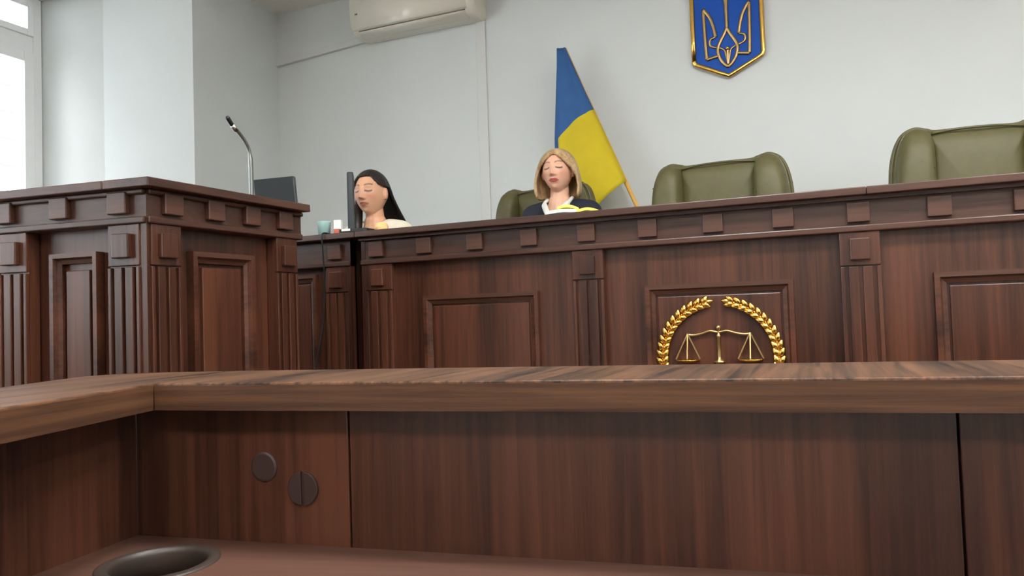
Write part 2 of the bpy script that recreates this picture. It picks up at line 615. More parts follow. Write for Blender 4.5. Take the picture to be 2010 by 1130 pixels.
obj('carcass', add_prism(new_bm(), [((Bp.x), Bp.y + 0.045), (A.x - 0.045, A.y + 0.042), (Cp.x - 0.045, Cp.y), (Dp.x, Dp.y)], 0, 1.313), 'walnut_upright', pod, IP)
obj('frieze', add_prism(new_bm(), [(Bp.x, Bp.y), (A.x, A.y), (Cp.x, Cp.y), (Dp.x, Dp.y)], 1.313, PZ - 0.024), 'walnut_level', pod, IP)
# top board with overhang, two boards with a joint near the corner
S0 = Vector((-1.685, 1.476, 0))
s_side = S0 + side_dir * (SL + 0.03)
j1 = S0 + front_dir * 0.155
o1 = j1 + side_dir * (SL + 0.03)
l1 = S0 + front_dir * 1.52
l2 = l1 + side_dir * (SL + 0.03)
obj('top_board', add_prism(new_bm(), [tuple(q.xy) for q in (j1, S0, s_side, o1)], PZ - 0.026, PZ), 'walnut_side', pod, IP, bevel=0.003)
jj, oo = j1 + front_dir * 0.0015, o1 + front_dir * 0.0015
obj('top_board', add_prism(new_bm(), [tuple(q.xy) for q in (l1, jj, oo, l2)], PZ - 0.026, PZ), 'walnut_level', pod, IP, bevel=0.003)
# facade spaces: front runs left from the corner, side runs back from the corner
MF = IP @ T(A.x, A.y, 0) @ Matrix.Rotation(POD_A, 4, 'Z')                     # local x to the right, so the front is x < 0
ang_s = math.atan2(side_dir.y, side_dir.x)
MS = IP @ T(A.x, A.y, 0) @ Matrix.Rotation(ang_s, 4, 'Z')                     # local x runs to the back, -y faces the room
zb0, zb1 = 1.343, 1.407
for M, L0, L1 in ((MF, -PL, 0.0), (MS, 0.0, SL)):
    obj('moulding', add_box(new_bm(), L0, L1, -0.010, 0.0, 1.313, 1.333), 'walnut_level', pod, M, bevel=0.004)
    obj('cove', add_box(new_bm(), L0, L1, -0.014, 0.0, PZ - 0.040, PZ - 0.026), 'walnut_level', pod, M, bevel=0.004)
pblk = shared('frieze_block', add_box(new_bm(), -0.032, 0.032, -0.019, 0, -0.031, 0.031), 'walnut_level')
for i in range(7):
    link('frieze_block', pblk, None, pod, MF @ T(-0.087 - i * 0.208, 0, 1.3725), bevel=0.003)
for u in (0.080, 0.235, 0.385, 0.535):
    link('frieze_block', pblk, None, pod, MS @ T(u, 0, 1.3725), bevel=0.003)
for (x0, x1) in ((-0.130, -0.022), (-0.535, -0.427), (-0.94, -0.832), (-1.345, -1.237)):
    pilaster(pod, MF, x0, x1, 1.196, 1.217, 1.286, 1.313, 0.0)
obj('corner_post', add_box(new_bm(), -0.022, 0.0, 0.0, 0.04, 0, 1.313), 'walnut_upright', pod, MF)
pilaster(pod, MS, 0.012, 0.112, 1.196, 1.217, 1.286, 1.313, 0.0)
pilaster(pod, MS, 0.50, 0.60, 1.196, 1.217, 1.286, 1.313, 0.0)
for (x0, x1) in ((-0.362, -0.190), (-0.768, -0.596), (-1.173, -1.001)):
    pane_frame(pod, MF @ T(0, 0.043, 0), x0, x1, 0.25, 1.245, w=0.03, proud=0.03)
    obj('field', add_box(new_bm(), x0 + 0.042, x1 - 0.042, 0.032, 0.045, 0.30, 1.195), 'walnut_upright', pod, MF, bevel=0.003)
pane_frame(pod, MS @ T(0, 0.046, 0), 0.172, 0.420, 0.25, 1.246, w=0.034, proud=0.03)
obj('field', add_box(new_bm(), 0.22, 0.372, 0.034, 0.047, 0.30, 1.20), 'walnut_upright', pod, MS, bevel=0.003)

# ------------------------------------------------------------------ near table with raised ledge
LZ = 0.9463
DZ = 0.736
near = thing('lawyers_table', 'brown walnut table with a raised ledge running across in front of the bench', 'table', (-0.819, 0.721, 0), DESK_A)
ledge = obj('ledge', add_prism(new_bm(), [(0.003, 0.0), (2.3, 0.0), (2.3, 0.222), (-0.046, 0.210)], LZ - 0.036, LZ), 'walnut_ledge', near, bevel=0.003, seg=3)
wing_pts = [(0.0, 0.0), (-0.0475, 0.210), (-0.150, 0.196), (-0.195, 0.187), (-0.228, 0.168), (-0.247, 0.140), (-0.250, 0.112), (-0.045, -0.72), (0.118, -0.72)]
wing = obj('ledge_return', add_prism(new_bm(), wing_pts, LZ - 0.036, LZ), 'walnut_ledge', near, bevel=0.003, seg=3)
# edge banding with level grain on the inner faces
obj('edge_band', add_box(new_bm(), 0.003, 2.3, -0.0012, 0.004, LZ - 0.0355, LZ - 0.0035), 'walnut_edge', ledge)
bm = add_box(new_bm(), 0, 0.729, -0.0012, 0.004, LZ - 0.0355, LZ - 0.0035)
eb = obj('edge_band', bm, 'walnut_edge', wing, T(0, 0, 0) @ Matrix.Rotation(math.atan2(-0.72, 0.118), 4, 'Z') @ Matrix.Scale(-1, 4, (0, 1, 0)))
for (a, c2) in ((-0.058, 0.2665), (0.269, 0.9515), (0.954, 2.28)):
    obj('back_panel', add_box(new_bm(), a, c2, 0.032, 0.050, 0.02, LZ - 0.036), 'walnut_upright', near, bevel=0.0012)
obj('panel_joint', add_box(new_bm(), 0.255, 0.28, 0.050, 0.06, 0.02, LZ - 0.04), 'walnut_upright', near)
obj('panel_joint', add_box(new_bm(), 0.94, 0.967, 0.050, 0.06, 0.02, LZ - 0.04), 'walnut_upright', near)
obj('side_panel', add_box(new_bm(), -0.076, -0.058, -0.70, 0.032, 0.02, LZ - 0.036), 'walnut_upright', near, bevel=0.0012)
gx, gy = 0.062, -0.064
# desk surface with a round hole for the cable outlet
bm = new_bm()
n = 48
rim_t, rim_b = [], []
for k in range(n):
    an = 2 * PI * k / n
    rim_t.append(bm.verts.new((gx + 0.060 * math.cos(an), gy + 0.060 * math.sin(an), DZ)))
    rim_b.append(bm.verts.new((gx + 0.060 * math.cos(an), gy + 0.060 * math.sin(an), DZ - 0.025)))
outer = [(-0.058, 0.032), (2.28, 0.032), (2.28, -0.50), (-0.058, -0.50)]
ot = [bm.verts.new((x, y, DZ)) for x, y in outer]
ob = [bm.verts.new((x, y, DZ - 0.025)) for x, y in outer]
for k in range(n):
    bm.faces.new((rim_t[k], rim_t[(k + 1) % n], rim_b[(k + 1) % n], rim_b[k]))


def near_corner(k):
    an = 2 * PI * k / n
    cx, cy = math.cos(an), math.sin(an)
    if cx >= 0 and cy >= 0:
        return 1
    if cx < 0 and cy >= 0:
        return 0
    if cx < 0:
        return 3
    return 2


for ring, corners, flip in ((rim_t, ot, False), (rim_b, ob, True)):
    for k in range(n):
        c0, c1 = near_corner(k), near_corner((k + 1) % n)
        fs = [ring[k], corners[c0], ring[(k + 1) % n]]
        bm.faces.new(fs if not flip else fs[::-1])
        if c0 != c1:
            fs = [ring[(k + 1) % n], corners[c0], corners[c1]]
            bm.faces.new(fs if not flip else fs[::-1])
for i in range(4):
    bm.faces.new((ot[i], ot[(i + 1) % 4], ob[(i + 1) % 4], ob[i]))
bmesh.ops.recalc_face_normals(bm, faces=bm.faces[:])
obj('desk_surface', bm, 'walnut_desk', near)
ring = obj('cable_outlet', add_lathe(new_bm(), [(0.070, 0.0), (0.070, 0.0012), (0.067, 0.0022), (0.060, 0.0024), (0.056, 0.0016), (0.0545, -0.004), (0.0545, -0.030), (0.060, -0.030), (0.060, 0.0), (0.070, 0.0)], 48, (gx, gy, DZ)), 'ring_grey', near, smooth=True)
for (cx, cz, rr, slot) in ((0.1449, 0.834, 0.019, False), (0.2023, 0.808, 0.0215, True)):
    M = T(cx, 0.032, cz) @ Matrix.Rotation(PI / 2, 4, 'X')
    if not slot:
        cb = add_lathe(new_bm(), [(0.0, 0.003), (rr * 0.86, 0.003), (rr, 0.0018), (rr, -0.004), (0, -0.004)], 36)
        obj('cover_cap', cb, 'cap_brown', near, M)
    else:
        # a base disc with two half covers that leave a real slot between them
        cp = obj('cover_cap', add_lathe(new_bm(), [(0.0, 0.0006), (rr, 0.0006), (rr, -0.004), (0, -0.004)], 36), 'cap_brown', near, M)
        for s in (-1, 1):
            a0 = math.acos(0.0022 / rr)
            arc = [(s * rr * math.cos(a), rr * math.sin(a)) for a in [-a0 + 2 * a0 * k / 18 for k in range(19)]]
            obj('half_cover', add_prism(new_bm(), arc, 0.0, 0.0042), 'cap_brown', cp, bevel=0.0008)
obj('end_panel', add_box(new_bm(), 2.26, 2.28, -0.48, 0.032, 0.02, DZ - 0.025), 'walnut_upright', near)
obj('leg_panel', add_box(new_bm(), 0.95, 0.97, -0.42, 0.032, 0.0, DZ - 0.025), 'walnut_upright', near)
for x in (0.1, 1.6):
    obj('foot', add_box(new_bm(), x, x + 0.08, 0.02, 0.06, 0.0, 0.03), 'black_plastic', near)

# ------------------------------------------------------------------ ceiling lights (behind and beside the camera)
mt, nt, p = base_mat('lamp_diffuser')
p.inputs['Base Color'].default_value = (0.9, 0.9, 0.88, 1)
p.inputs['Emission Color'].default_value = (1.0, 0.98, 0.95, 1)
p.inputs['Emission Strength'].default_value = 34.0
MATS['lamp_diffuser'] = mt
lp_frame = new_bm()
for (a0, a1, b0, b1) in ((-0.3, 0.3, -0.3, -0.275), (-0.3, 0.3, 0.275, 0.3), (-0.3, -0.275, -0.275, 0.275), (0.275, 0.3, -0.275, 0.275)):
    add_box(lp_frame, a0, a1, b0, b1, -0.016, 0.014)
lp_frame = shared('frame', lp_frame, 'pvc_white')
lp_diff = shared('diffuser', add_box(new_bm(), -0.275, 0.275, -0.275, 0.275, -0.010, 0.010), 'lamp_diffuser')
for lx in (-0.4, 1.4, 3.2):
    for ly in (0.9, -1.5):
        ln = len([o for o in bpy.data.objects if o.name.startswith('ceiling_light_')]) + 1
        t = thing('ceiling_light_%d_offscreen' % ln, 'square white panel light set in the ceiling', 'light', (lx, ly, CEIL), 0, 'panel lights in the ceiling')
        link('frame', lp_frame, None, t)
        link('diffuser_%d_offscreen' % ln, lp_diff, None, t)

# ------------------------------------------------------------------ air conditioner and trunking
ac = thing('air_conditioner', 'cream wall mounted split air conditioner under the ceiling', 'air conditioner', (-2.470, YB, 3.012))
prof = catmull([(0, -0.005, 0.0), (0, -0.09, 0.0), (0, -0.165, 0.012), (0, -0.205, 0.060), (0, -0.224, 0.150), (0, -0.222, 0.260), (0, -0.19, 0.300), (0, -0.08, 0.305), (0, -0.005, 0.305)], 4)
def ac_body(x0, x1):
    """body with a real air slot cut along the lower front between the flap and the front panel"""
    bm = new_bm()
    cx, cz = -0.1, 0.15
    rows = []
    gin = Vector((0, 0.75, 0.66)) * 0.045
    for (x, s, cut) in ((x0, 0.93, 0), (x0 + 0.012, 0.98, 0), (x0 + 0.03, 1.0, 0), (-0.424, 1.0, 0), (-0.420, 1.0, 1), (0.400, 1.0, 1), (0.404, 1.0, 0), (x1 - 0.03, 1.0, 0), (x1 - 0.012, 0.98, 0), (x1, 0.93, 0)):
        ring = []
        for k, q in enumerate(prof):
            ring.append(q)
            if k == 9:
                e0, e1 = prof[9].lerp(prof[10], 0.25), prof[9].lerp(prof[10], 0.75)
                ring += [e0, e0 + gin * cut, e1 + gin * cut, e1]
        rows.append([bm.verts.new((x, cx + (q.y - cx) * s if q.y < -0.02 else q.y, cz + (q.z - cz) * s)) for q in ring])
    for r0, r1 in zip(rows, rows[1:]):
        k = len(r0)
        for i in range(k):
            bm.faces.new((r0[i], r0[(i + 1) % k], r1[(i + 1) % k], r1[i]))
    bm.faces.new(rows[0])
    bm.faces.new(list(reversed(rows[-1])))
    bmesh.ops.recalc_face_normals(bm, faces=bm.faces[:])
    return bm
body_o = obj('body', ac_body(-0.475, 0.475), 'ac_plastic', ac, smooth=True)
body_o.data.set_sharp_from_angle(angle=math.radians(40))
# outlet flap on the lower front with the dark slit above it
def strip(x0, x1, i0, i1, off):
    bm = new_bm()
    a = [bm.verts.new((x0, q.y - off, q.z - off * 0.6)) for q in prof[i0:i1]]
    c3 = [bm.verts.new((x1, q.y - off, q.z - off * 0.6)) for q in prof[i0:i1]]
    a2 = [bm.verts.new((x0, q.y + 0.004, q.z + 0.004)) for q in prof[i0:i1]]
    c4 = [bm.verts.new((x1, q.y + 0.004, q.z + 0.004)) for q in prof[i0:i1]]
    for i in range(len(a) - 1):
        bm.faces.new((a[i], a[i + 1], c3[i + 1], c3[i]))
        bm.faces.new((a2[i], c4[i], c4[i + 1], a2[i + 1]))
    for e0, e1 in ((a, a2), (c3, c4)):
        for i in range(len(a) - 1):
            bm.faces.new((e0[i], e1[i], e1[i + 1], e0[i + 1]))
    bm.faces.new((a[0], c3[0], c4[0], a2[0]))
    bm.faces.new((a[-1], a2[-1], c4[-1], c3[-1]))
    bmesh.ops.recalc_face_normals(bm, faces=bm.faces[:])
    return bm
flap = obj('flap', strip(-0.42, 0.40, 4, 10, 0.003), 'ac_plastic', ac, smooth=True)
obj('front_panel', strip(-0.46, 0.42, 10, 21, 0.002), 'ac_plastic', ac, smooth=True)
obj('status_mark', add_box(new_bm(), -0.425, -0.405, -0.2265, -0.22, 0.128, 0.137), 'mark_grey', ac)

bm = new_bm()
pts = [(-3.755, 2.976, 3.03), (-2.78, 2.995, 3.046)]
add_extrude_y(bm, [(-3.755, 2.978), (-2.80, 3.035), (-2.80, 3.083), (-3.755, 3.024)], YB - 0.028, YB + 0.002)
tag(obj('cable_trunking', bm, 'trunk_plastic', bevel=0.003), 'sloping pale duct on the wall running from air conditioner to the corner', 'trunking')
tag(obj('cable_trunking', add_box(new_bm(), -2.075, -2.005, YB - 0.012, YB + 0.002, PLAT, 3.02), 'trunk_plastic', bevel=0.003), 'upright pale duct on the wall below the air conditioner', 'trunking')

# ------------------------------------------------------------------ coat of arms on the back wall
em = thing('wall_emblem', 'blue shield with gold rim and gold trident hanging on the wall', 'emblem', (-0.437, YB, 2.38))
HW = 0.203
shield = [(-HW, 0.118), (-HW, 0.62), (HW, 0.62), (HW, 0.118)]
low = [(HW - 0.008, 0.098), (HW - 0.032, 0.084), (0.0, 0.0), (-HW + 0.032, 0.084), (-HW + 0.008, 0.098)]
outl = shield + low
obj('field', add_extrude_y(new_bm(), outl, -0.022, 0.0), 'emblem_blue', em)
bm = new_bm()
path = [Vector((x * 0.97, -0.024, 0.31 + (z - 0.31) * 0.98)) for x, z in outl]
k = len(path)
dense = []
for i in range(k):
    a, c5 = path[i], path[(i + 1) % k]
    for s in range(4):
        dense.append(a.lerp(c5, s / 4))
dense.append(dense[0])
add_tube(bm, dense, 0.0135, 8, (Vector((0, 1, 0)), 0.7))
obj('rim', bm, 'gold', em, smooth=True)
def stroke(name, pts, r=0.0105, per=6, mat='gold_dull'):
    bm = new_bm()
    q = catmull([(x, -0.026, z) for x, z in pts], per)
    add_tube(bm, q, r, 8, (Vector((0, 1, 0)), 0.8))
    return obj(name, bm, mat, em, smooth=True)
stroke('stem', [(0, 0.285), (0, 0.36), (0.002, 0.44), (0.012, 0.50), (0, 0.56), (-0.012, 0.50), (-0.002, 0.44), (0, 0.36)])
for s in (-1, 1):
    stroke('drop', [(0, 0.292), (s * 0.020, 0.250), (s * 0.046, 0.205), (s * 0.056, 0.165), (s * 0.044, 0.115), (s * 0.022, 0.080), (0, 0.060)])
    stroke('outer_prong', [(s * 0.121, 0.120), (s * 0.126, 0.22), (s * 0.129, 0.33), (s * 0.131, 0.425)])
    stroke('inner_prong', [(s * 0.131, 0.425), (s * 0.098, 0.375), (s * 0.078, 0.315), (s * 0.066, 0.248)])
    stroke('hook', [(s * 0.066, 0.248), (s * 0.098, 0.235), (s * 0.100, 0.205), (s * 0.082, 0.190), (s * 0.050, 0.180)], 0.0075)
    stroke('foot', [(s * 0.121, 0.120), (s * 0.09, 0.126), (s * 0.050, 0.132)])
    stroke('inner_curve', [(s * 0.048, 0.180), (s * 0.018, 0.160), (s * 0.010, 0.125), (0, 0.075)], 0.006)
bm = new_bm()
add_lathe(bm, [(0.0, -0.012), (0.009, -0.008), (0.012, 0.0), (0.009, 0.008), (0.0, 0.012)], 12, (0, -0.03, 0.168))
obj('boss', bm, 'gold', em, smooth=True)
obj('centre_bar', add_box(new_bm(), -0.006, 0.006, -0.032, -0.02, 0.075, 0.165), 'gold_dull', em, bevel=0.002)

# ------------------------------------------------------------------ flag leaning on the wall
fl = thing('flag', 'blue and yellow flag on a wooden pole leaning against the wall', 'flag', (-0.70, 4.30, PLAT))
IFL = T(0.70, -4.30, -PLAT)
tip = Vector((-1.405, 4.36, 2.672))
bot = Vector((-0.70, 4.16, PLAT + 0.005))
kz = (tip.z - 1.654) / (tip.z - bot.z)
bot.x = tip.x + (-0.975 - tip.x) * (tip.z - bot.z) / (tip.z - 1.654)
add = new_bm()
add_tube(add, [tip + (tip - bot).normalized() * 0.004, tip.lerp(bot, 0.5), bot], [0.0125, 0.0125, 0.0125], 12)
obj('pole', add, 'pole_wood', fl, IFL, smooth=True)
Ns, Nt = 40, 26
pole_end = 0.405
def flag_pt(s, t):
    """s down the hoist, t from the pole across the front fold and round to the back fold"""
    pp = tip.lerp(bot, s * pole_end)
    pp = pp + Vector((0.012, -0.016, 0))
    left = Vector((-1.436 + 0.10 * max(0, s - 0.55) ** 1.2, 4.30, 2.66 - 1.20 * s))
    if t <= 0.6:
        u = t / 0.6
        q = pp.lerp(left, u)
        q.y += -0.05 * math.sin(PI * u) * min(1, s * 2.2) + 0.012 * math.sin(u * 8 + s * 3) * s
        q.y -= 0.01
        q.z += 0.02 * math.sin(PI * u) * s
        q.y -= 0.035 * sstep(0.6, 1.0, u) * min(1, s * 3)
        if u < 0.18:
            q.y -= 0.012 * math.sin(u / 0.18 * PI)
        return q
    u = (t - 0.6) / 0.4
    wdt = 0.052 * min(1, 0.25 + s * 1.6)
    q = left + Vector((0, 0, 0))
    q.x += -wdt * u + 0.012 * math.sin(PI * u) 
    q.y -= 0.035 * min(1, s * 3) * (1 - min(1, u * 5))
    q.y += -0.01 + 0.055 * math.sin(u * PI * 0.5) - 0.02 * math.sin(u * PI)
    q.z += 0.015 * u
    return q
bm = new_bm()
uvs = [[None] * (Nt + 1) for _ in range(Ns + 1)]
for i in range(Ns + 1):
    for j in range(Nt + 1):
        uvs[i][j] = bm.verts.new(flag_pt(i / Ns, j / Nt))
for i in range(Ns):
    for j in range(Nt):
        f = bm.faces.new((uvs[i][j], uvs[i][j + 1], uvs[i + 1][j + 1], uvs[i + 1][j]))
        s, t = (i + 0.5) / Ns, (j + 0.5) / Nt
        blue = s < 0.475 if t <= 0.6 else s < 0.93
        f.material_index = 0 if blue else 1
        f.smooth = True
me = bpy.data.meshes.new('cloth')
bm.to_mesh(me)
bm.free()
me.materials.append(MATS['flag_blue'])
me.materials.append(MATS['flag_yellow'])
clo = link('cloth', me, None, fl, IFL)
so = clo.modifiers.new('solid', 'SOLIDIFY')
so.thickness = 0.003

# ------------------------------------------------------------------ gold scales in a wreath on the bench front
sg = thing('scales_emblem', 'gold scales of justice inside a laurel wreath on the bench front', 'emblem', (-0.3275, D + 0.022, 0.66))
CZ = 0.853 - 0.66
R = 0.193
lb = new_bm()
rows = []
for (z, wv, th) in ((0, 0.002, 0.002), (0.008, 0.0075, 0.005), (0.016, 0.0095, 0.0062), (0.024, 0.0075, 0.005), (0.031, 0.0035, 0.0025), (0.035, 0.0006, 0.0006)):
    rows.append([lb.verts.new((wv * math.cos(k * PI / 4), -0.004 + th * math.sin(k * PI / 4), z)) for k in range(8)])
for r0, r1 in zip(rows, rows[1:]):
    for k in range(8):
        lb.faces.new((r0[k], r0[(k + 1) % 8], r1[(k + 1) % 8], r1[k]))
lb.faces.new(rows[-1])
lb.faces.new(list(reversed(rows[0])))
bmesh.ops.recalc_face_normals(lb, faces=lb.faces[:])
leaf = shared('leaf', lb, 'gold')
for q in leaf.polygons:
    q.use_smooth = True
for s in (-1, 1):
    bm = new_bm()
    add_tube(bm, [(s * R * math.cos(a), -0.008, CZ + R * math.sin(a)) for a in [math.radians(-84 + i * 162 / 30) for i in range(31)]], 0.0042, 8)
    br = obj('branch', bm, 'gold', sg, smooth=True)
    nn = 22
    for i in range(nn):
        a = math.radians(-80 + i * 154 / (nn - 1))
        px, pz = s * R * math.cos(a), CZ + R * math.sin(a)
        tang = math.atan2(math.cos(a), -s * math.sin(a))        # growth direction
        for side in (-1, 1):
            ang = tang + side * math.radians(34)
            M = T(px, -0.008, pz) @ Matrix.Rotation(PI / 2 - ang, 4, 'Y') @ Matrix.Rotation(side * s * 0.35, 4, 'Z') @ Matrix.Diagonal((1.25, 1.2, 0.98, 1))
            link('leaf', leaf, None, br, M)
    a = math.radians(76)
    tang = math.atan2(math.cos(a), -s * math.sin(a))
    link('leaf', leaf, None, br, T(s * R * math.cos(a), -0.008, CZ + R * math.sin(a)) @ Matrix.Rotation(PI / 2 - tang, 4, 'Y'))
obj('post', add_lathe(new_bm(), [(0.0, -0.018), (0.020, -0.018), (0.019, -0.012), (0.008, -0.006), (0.0065, 0.002), (0.006, 0.066), (0.008, 0.070), (0.008, 0.076), (0.0045, 0.080), (0.0045, 0.094), (0.0085, 0.099), (0.0085, 0.108), (0.0, 0.110)], 16, (0.0, -0.010, CZ)), 'gold_dull', sg, smooth=True)
bm = new_bm()
add_tube(bm, catmull([(-0.108, -0.010, CZ + 0.080), (-0.085, -0.010, CZ + 0.078), (-0.055, -0.010, CZ + 0.083), (-0.028, -0.010, CZ + 0.091), (0, -0.010, CZ + 0.086), (0.028, -0.010, CZ + 0.091), (0.055, -0.010, CZ + 0.083), (0.085, -0.010, CZ + 0.078), (0.105, -0.010, CZ + 0.080)], 4), 0.0042, 8)
obj('beam', bm, 'gold_dull', sg, smooth=True)
for s in (-1, 1):
    hx = s * 0.104
    pan = obj('pan', add_lathe(new_bm(), [(0.0, -0.0145), (0.022, -0.0125), (0.036, -0.006), (0.042, 0.0), (0.038, 0.0), (0.0, -0.008)], 24, (hx, -0.022, CZ - 0.005)), 'gold', sg, smooth=True)
    bm = new_bm()
    for a in (PI, 0.15, -PI / 2):
        add_tube(bm, [(hx, -0.012, CZ + 0.083), (hx + 0.041 * math.cos(a), -0.022 + 0.030 * math.sin(a) * 0.5, CZ - 0.004)], 0.0034, 6)
    obj('hanger', bm, 'gold_dull', pan)
obj('mount', add_box(new_bm(), -0.012, 0.012, -0.012, 0.0, CZ - 0.18, CZ - 0.02), 'gold_dull', sg)


# ------------------------------------------------------------------ green leather chairs
def pillow(bm, outl, y, t, back=0.0, rings=((1.0, 0.0), (0.985, 0.32), (0.94, 0.58), (0.84, 0.80), (0.66, 0.93), (0.4, 0.99)), centre=None):
    """puffed cushion over an outline in XZ; the front faces -y"""
    c = centre or (sum(q[0] for q in outl) / len(outl), sum(q[1] for q in outl) / len(outl))
    rows = []
    for (r, h) in rings:
        rows.append([bm.verts.new((c[0] + (x - c[0]) * r, y - t * h, c[1] + (z - c[1]) * r)) for x, z in outl])
    n = len(outl)
    for r0, r1 in zip(rows, rows[1:]):
        for k in range(n):
            bm.faces.new((r0[k], r0[(k + 1) % n], r1[(k + 1) % n], r1[k]))
    cv = bm.verts.new((c[0], y - t, c[1]))
    for k in range(n):
        bm.faces.new((rows[-1][k], rows[-1][(k + 1) % n], cv))
    bk = [bm.verts.new((x, y + back, z)) for x, z in outl]
    for k in range(n):
        bm.faces.new((bk[k], bk[(k + 1) % n], rows[0][(k + 1) % n], rows[0][k]))
    bm.faces.new(bk)
    bmesh.ops.recalc_face_normals(bm, faces=bm.faces[:])
    return bm


def smooth_outline(pts, per=6):
    return [(q.x, q.z) for q in catmull([(x, 0, z) for x, z in pts], per, True)]


def make_chair(label):
    ch = thing('armchair', label, 'chair', (0, 0, PLAT), 0, 'green leather chairs behind the bench')
    shell = smooth_outline([(-0.30, 0.50), (0.0, 0.49), (0.30, 0.50), (0.335, 0.75), (0.342, 1.02), (0.332, 1.16), (0.300, 1.255), (0.245, 1.292), (0.19, 1.283),
                            (0.15, 1.274), (0.0, 1.277), (-0.15, 1.274), (-0.19, 1.283), (-0.245, 1.292), (-0.300, 1.255), (-0.332, 1.16), (-0.342, 1.02), (-0.335, 0.75)])
    sh = obj('backrest', pillow(new_bm(), shell, 0.24, 0.01, 0.055, rings=((1.0, 0.0), (0.97, 1.0))), 'leather', ch, smooth=True)
    # rolled edge all the way round the back shell
    bm = new_bm()
    ed = [(x * 0.992, 0.238, 0.88 + (z - 0.88) * 0.992) for x, z in shell]
    add_tube(bm, ed + ed[:1], 0.0085, 8, cap=False)
    obj('back_edge', bm, 'leather', sh, smooth=True)
    mid = smooth_outline([(-0.185, 0.52), (0, 0.52), (0.185, 0.52), (0.192, 0.80), (0.186, 1.18), (0.172, 1.262), (0.0, 1.268), (-0.172, 1.262), (-0.186, 1.18), (-0.192, 0.80)])
    obj('centre_cushion', pillow(new_bm(), mid, 0.235, 0.052, 0.0), 'leather', sh, smooth=True)
    bm = new_bm()
    add_tube(bm, catmull([(-0.178, 0.205, 1.258), (-0.09, 0.196, 1.266), (0, 0.194, 1.268), (0.09, 0.196, 1.266), (0.178, 0.205, 1.258)], 4), 0.0055, 6)
    obj('piping', bm, 'piping', sh, smooth=True)
    for s in (-1, 1):
        wing = smooth_outline([(s * 0.178, 0.53), (s * 0.172, 0.80), (s * 0.170, 1.10), (s * 0.176, 1.235), (s * 0.205, 1.278), (s * 0.248, 1.284), (s * 0.292, 1.252),
                               (s * 0.322, 1.16), (s * 0.332, 1.02), (s * 0.326, 0.75), (s * 0.29, 0.53)])
        wg = obj('wing_cushion', pillow(new_bm(), wing, 0.235, 0.115, 0.0), 'leather', sh, smooth=True)
        bm = new_bm()
        ed = [(0.25 * s + (x - 0.25 * s) * 0.985, 0.204, 0.92 + (z - 0.92) * 0.99) for x, z in wing]
        cut = [q for q in ed if q[2] > 0.95 and (q[0] * s > 0.215 or q[2] > 1.26)]
        cut.sort(key=lambda q: math.atan2(q[2] - 0.95, q[0] * s - 0.2))
        if len(cut) > 3:
            add_tube(bm, cut, 0.005, 6)
        obj('piping', bm, 'piping', wg, smooth=True)
        bm = new_bm()
        add_tube(bm, [(s * 0.186, 0.136, 1.095), (s * 0.235, 0.124, 1.125), (s * 0.29, 0.142, 1.155), (s * 0.318, 0.176, 1.170)], 0.0032, 6)
        obj('seam', bm, 'leather', wg, smooth=True)
        ar = new_bm()
        add_tube(ar, catmull([(s * 0.33, 0.22, 0.66), (s * 0.335, 0.05, 0.655), (s * 0.335, -0.14, 0.645), (s * 0.325, -0.22, 0.61), (s * 0.32, -0.20, 0.50), (s * 0.30, -0.05, 0.43)], 5), 0.03, 10, (Vector((0, 0, 1)), 0.7))
        obj('armrest', ar, 'leather', ch, smooth=True)
    seat = [(x, y) for x, y in [(q.x, q.z) for q in catmull([(-0.26, 0, -0.24), (0, 0, -0.27), (0.26, 0, -0.24), (0.28, 0, 0.0), (0.26, 0, 0.24), (0, 0, 0.25), (-0.26, 0, 0.24), (-0.28, 0, 0.0)], 6, True)]]
    sb = pillow(new_bm(), seat, 0.0, 0.06, 0.07)
    bmesh.ops.rotate(sb, verts=sb.verts[:], cent=(0, 0, 0), matrix=Matrix.Rotation(-PI / 2, 3, 'X'))
    obj('seat', sb, 'leather', ch, T(0, 0, 0.445), smooth=True)
    obj('gas_column', add_lathe(new_bm(), [(0.0, 0.07), (0.03, 0.07), (0.03, 0.22), (0.022, 0.22), (0.022, 0.38), (0.09, 0.385), (0.09, 0.40), (0, 0.40)], 16), 'black_plastic', ch, smooth=False)
    for k in range(5):
        a = 2 * PI * k / 5 + 0.3
        bm = new_bm()
        add_tube(bm, [(0.02 * math.cos(a), 0.02 * math.sin(a), 0.10), (0.18 * math.cos(a), 0.18 * math.sin(a), 0.085), (0.31 * math.cos(a), 0.31 * math.sin(a), 0.062)], [0.028, 0.022, 0.016], 8)
        lg = obj('base_leg', bm, 'black_plastic', ch, smooth=True)
        bm = new_bm()
        add_lathe(bm, [(0.0, -0.02), (0.022, -0.02), (0.026, -0.012), (0.026, 0.012), (0.022, 0.02), (0.0, 0.02)], 14)
        obj('caster', bm, 'black_plastic', lg, T(0.30 * math.cos(a), 0.30 * math.sin(a), 0.026) @ Matrix.Rotation(a, 4, 'Z') @ Matrix.Rotation(PI / 2, 4, 'X'), smooth=True)
    return ch


def copy_tree(o, parent=None):
    cc = o.copy()
    COL.objects.link(cc)
    cc.parent = parent
    for chd in list(o.children):
        copy_tree(chd, cc)
    return cc


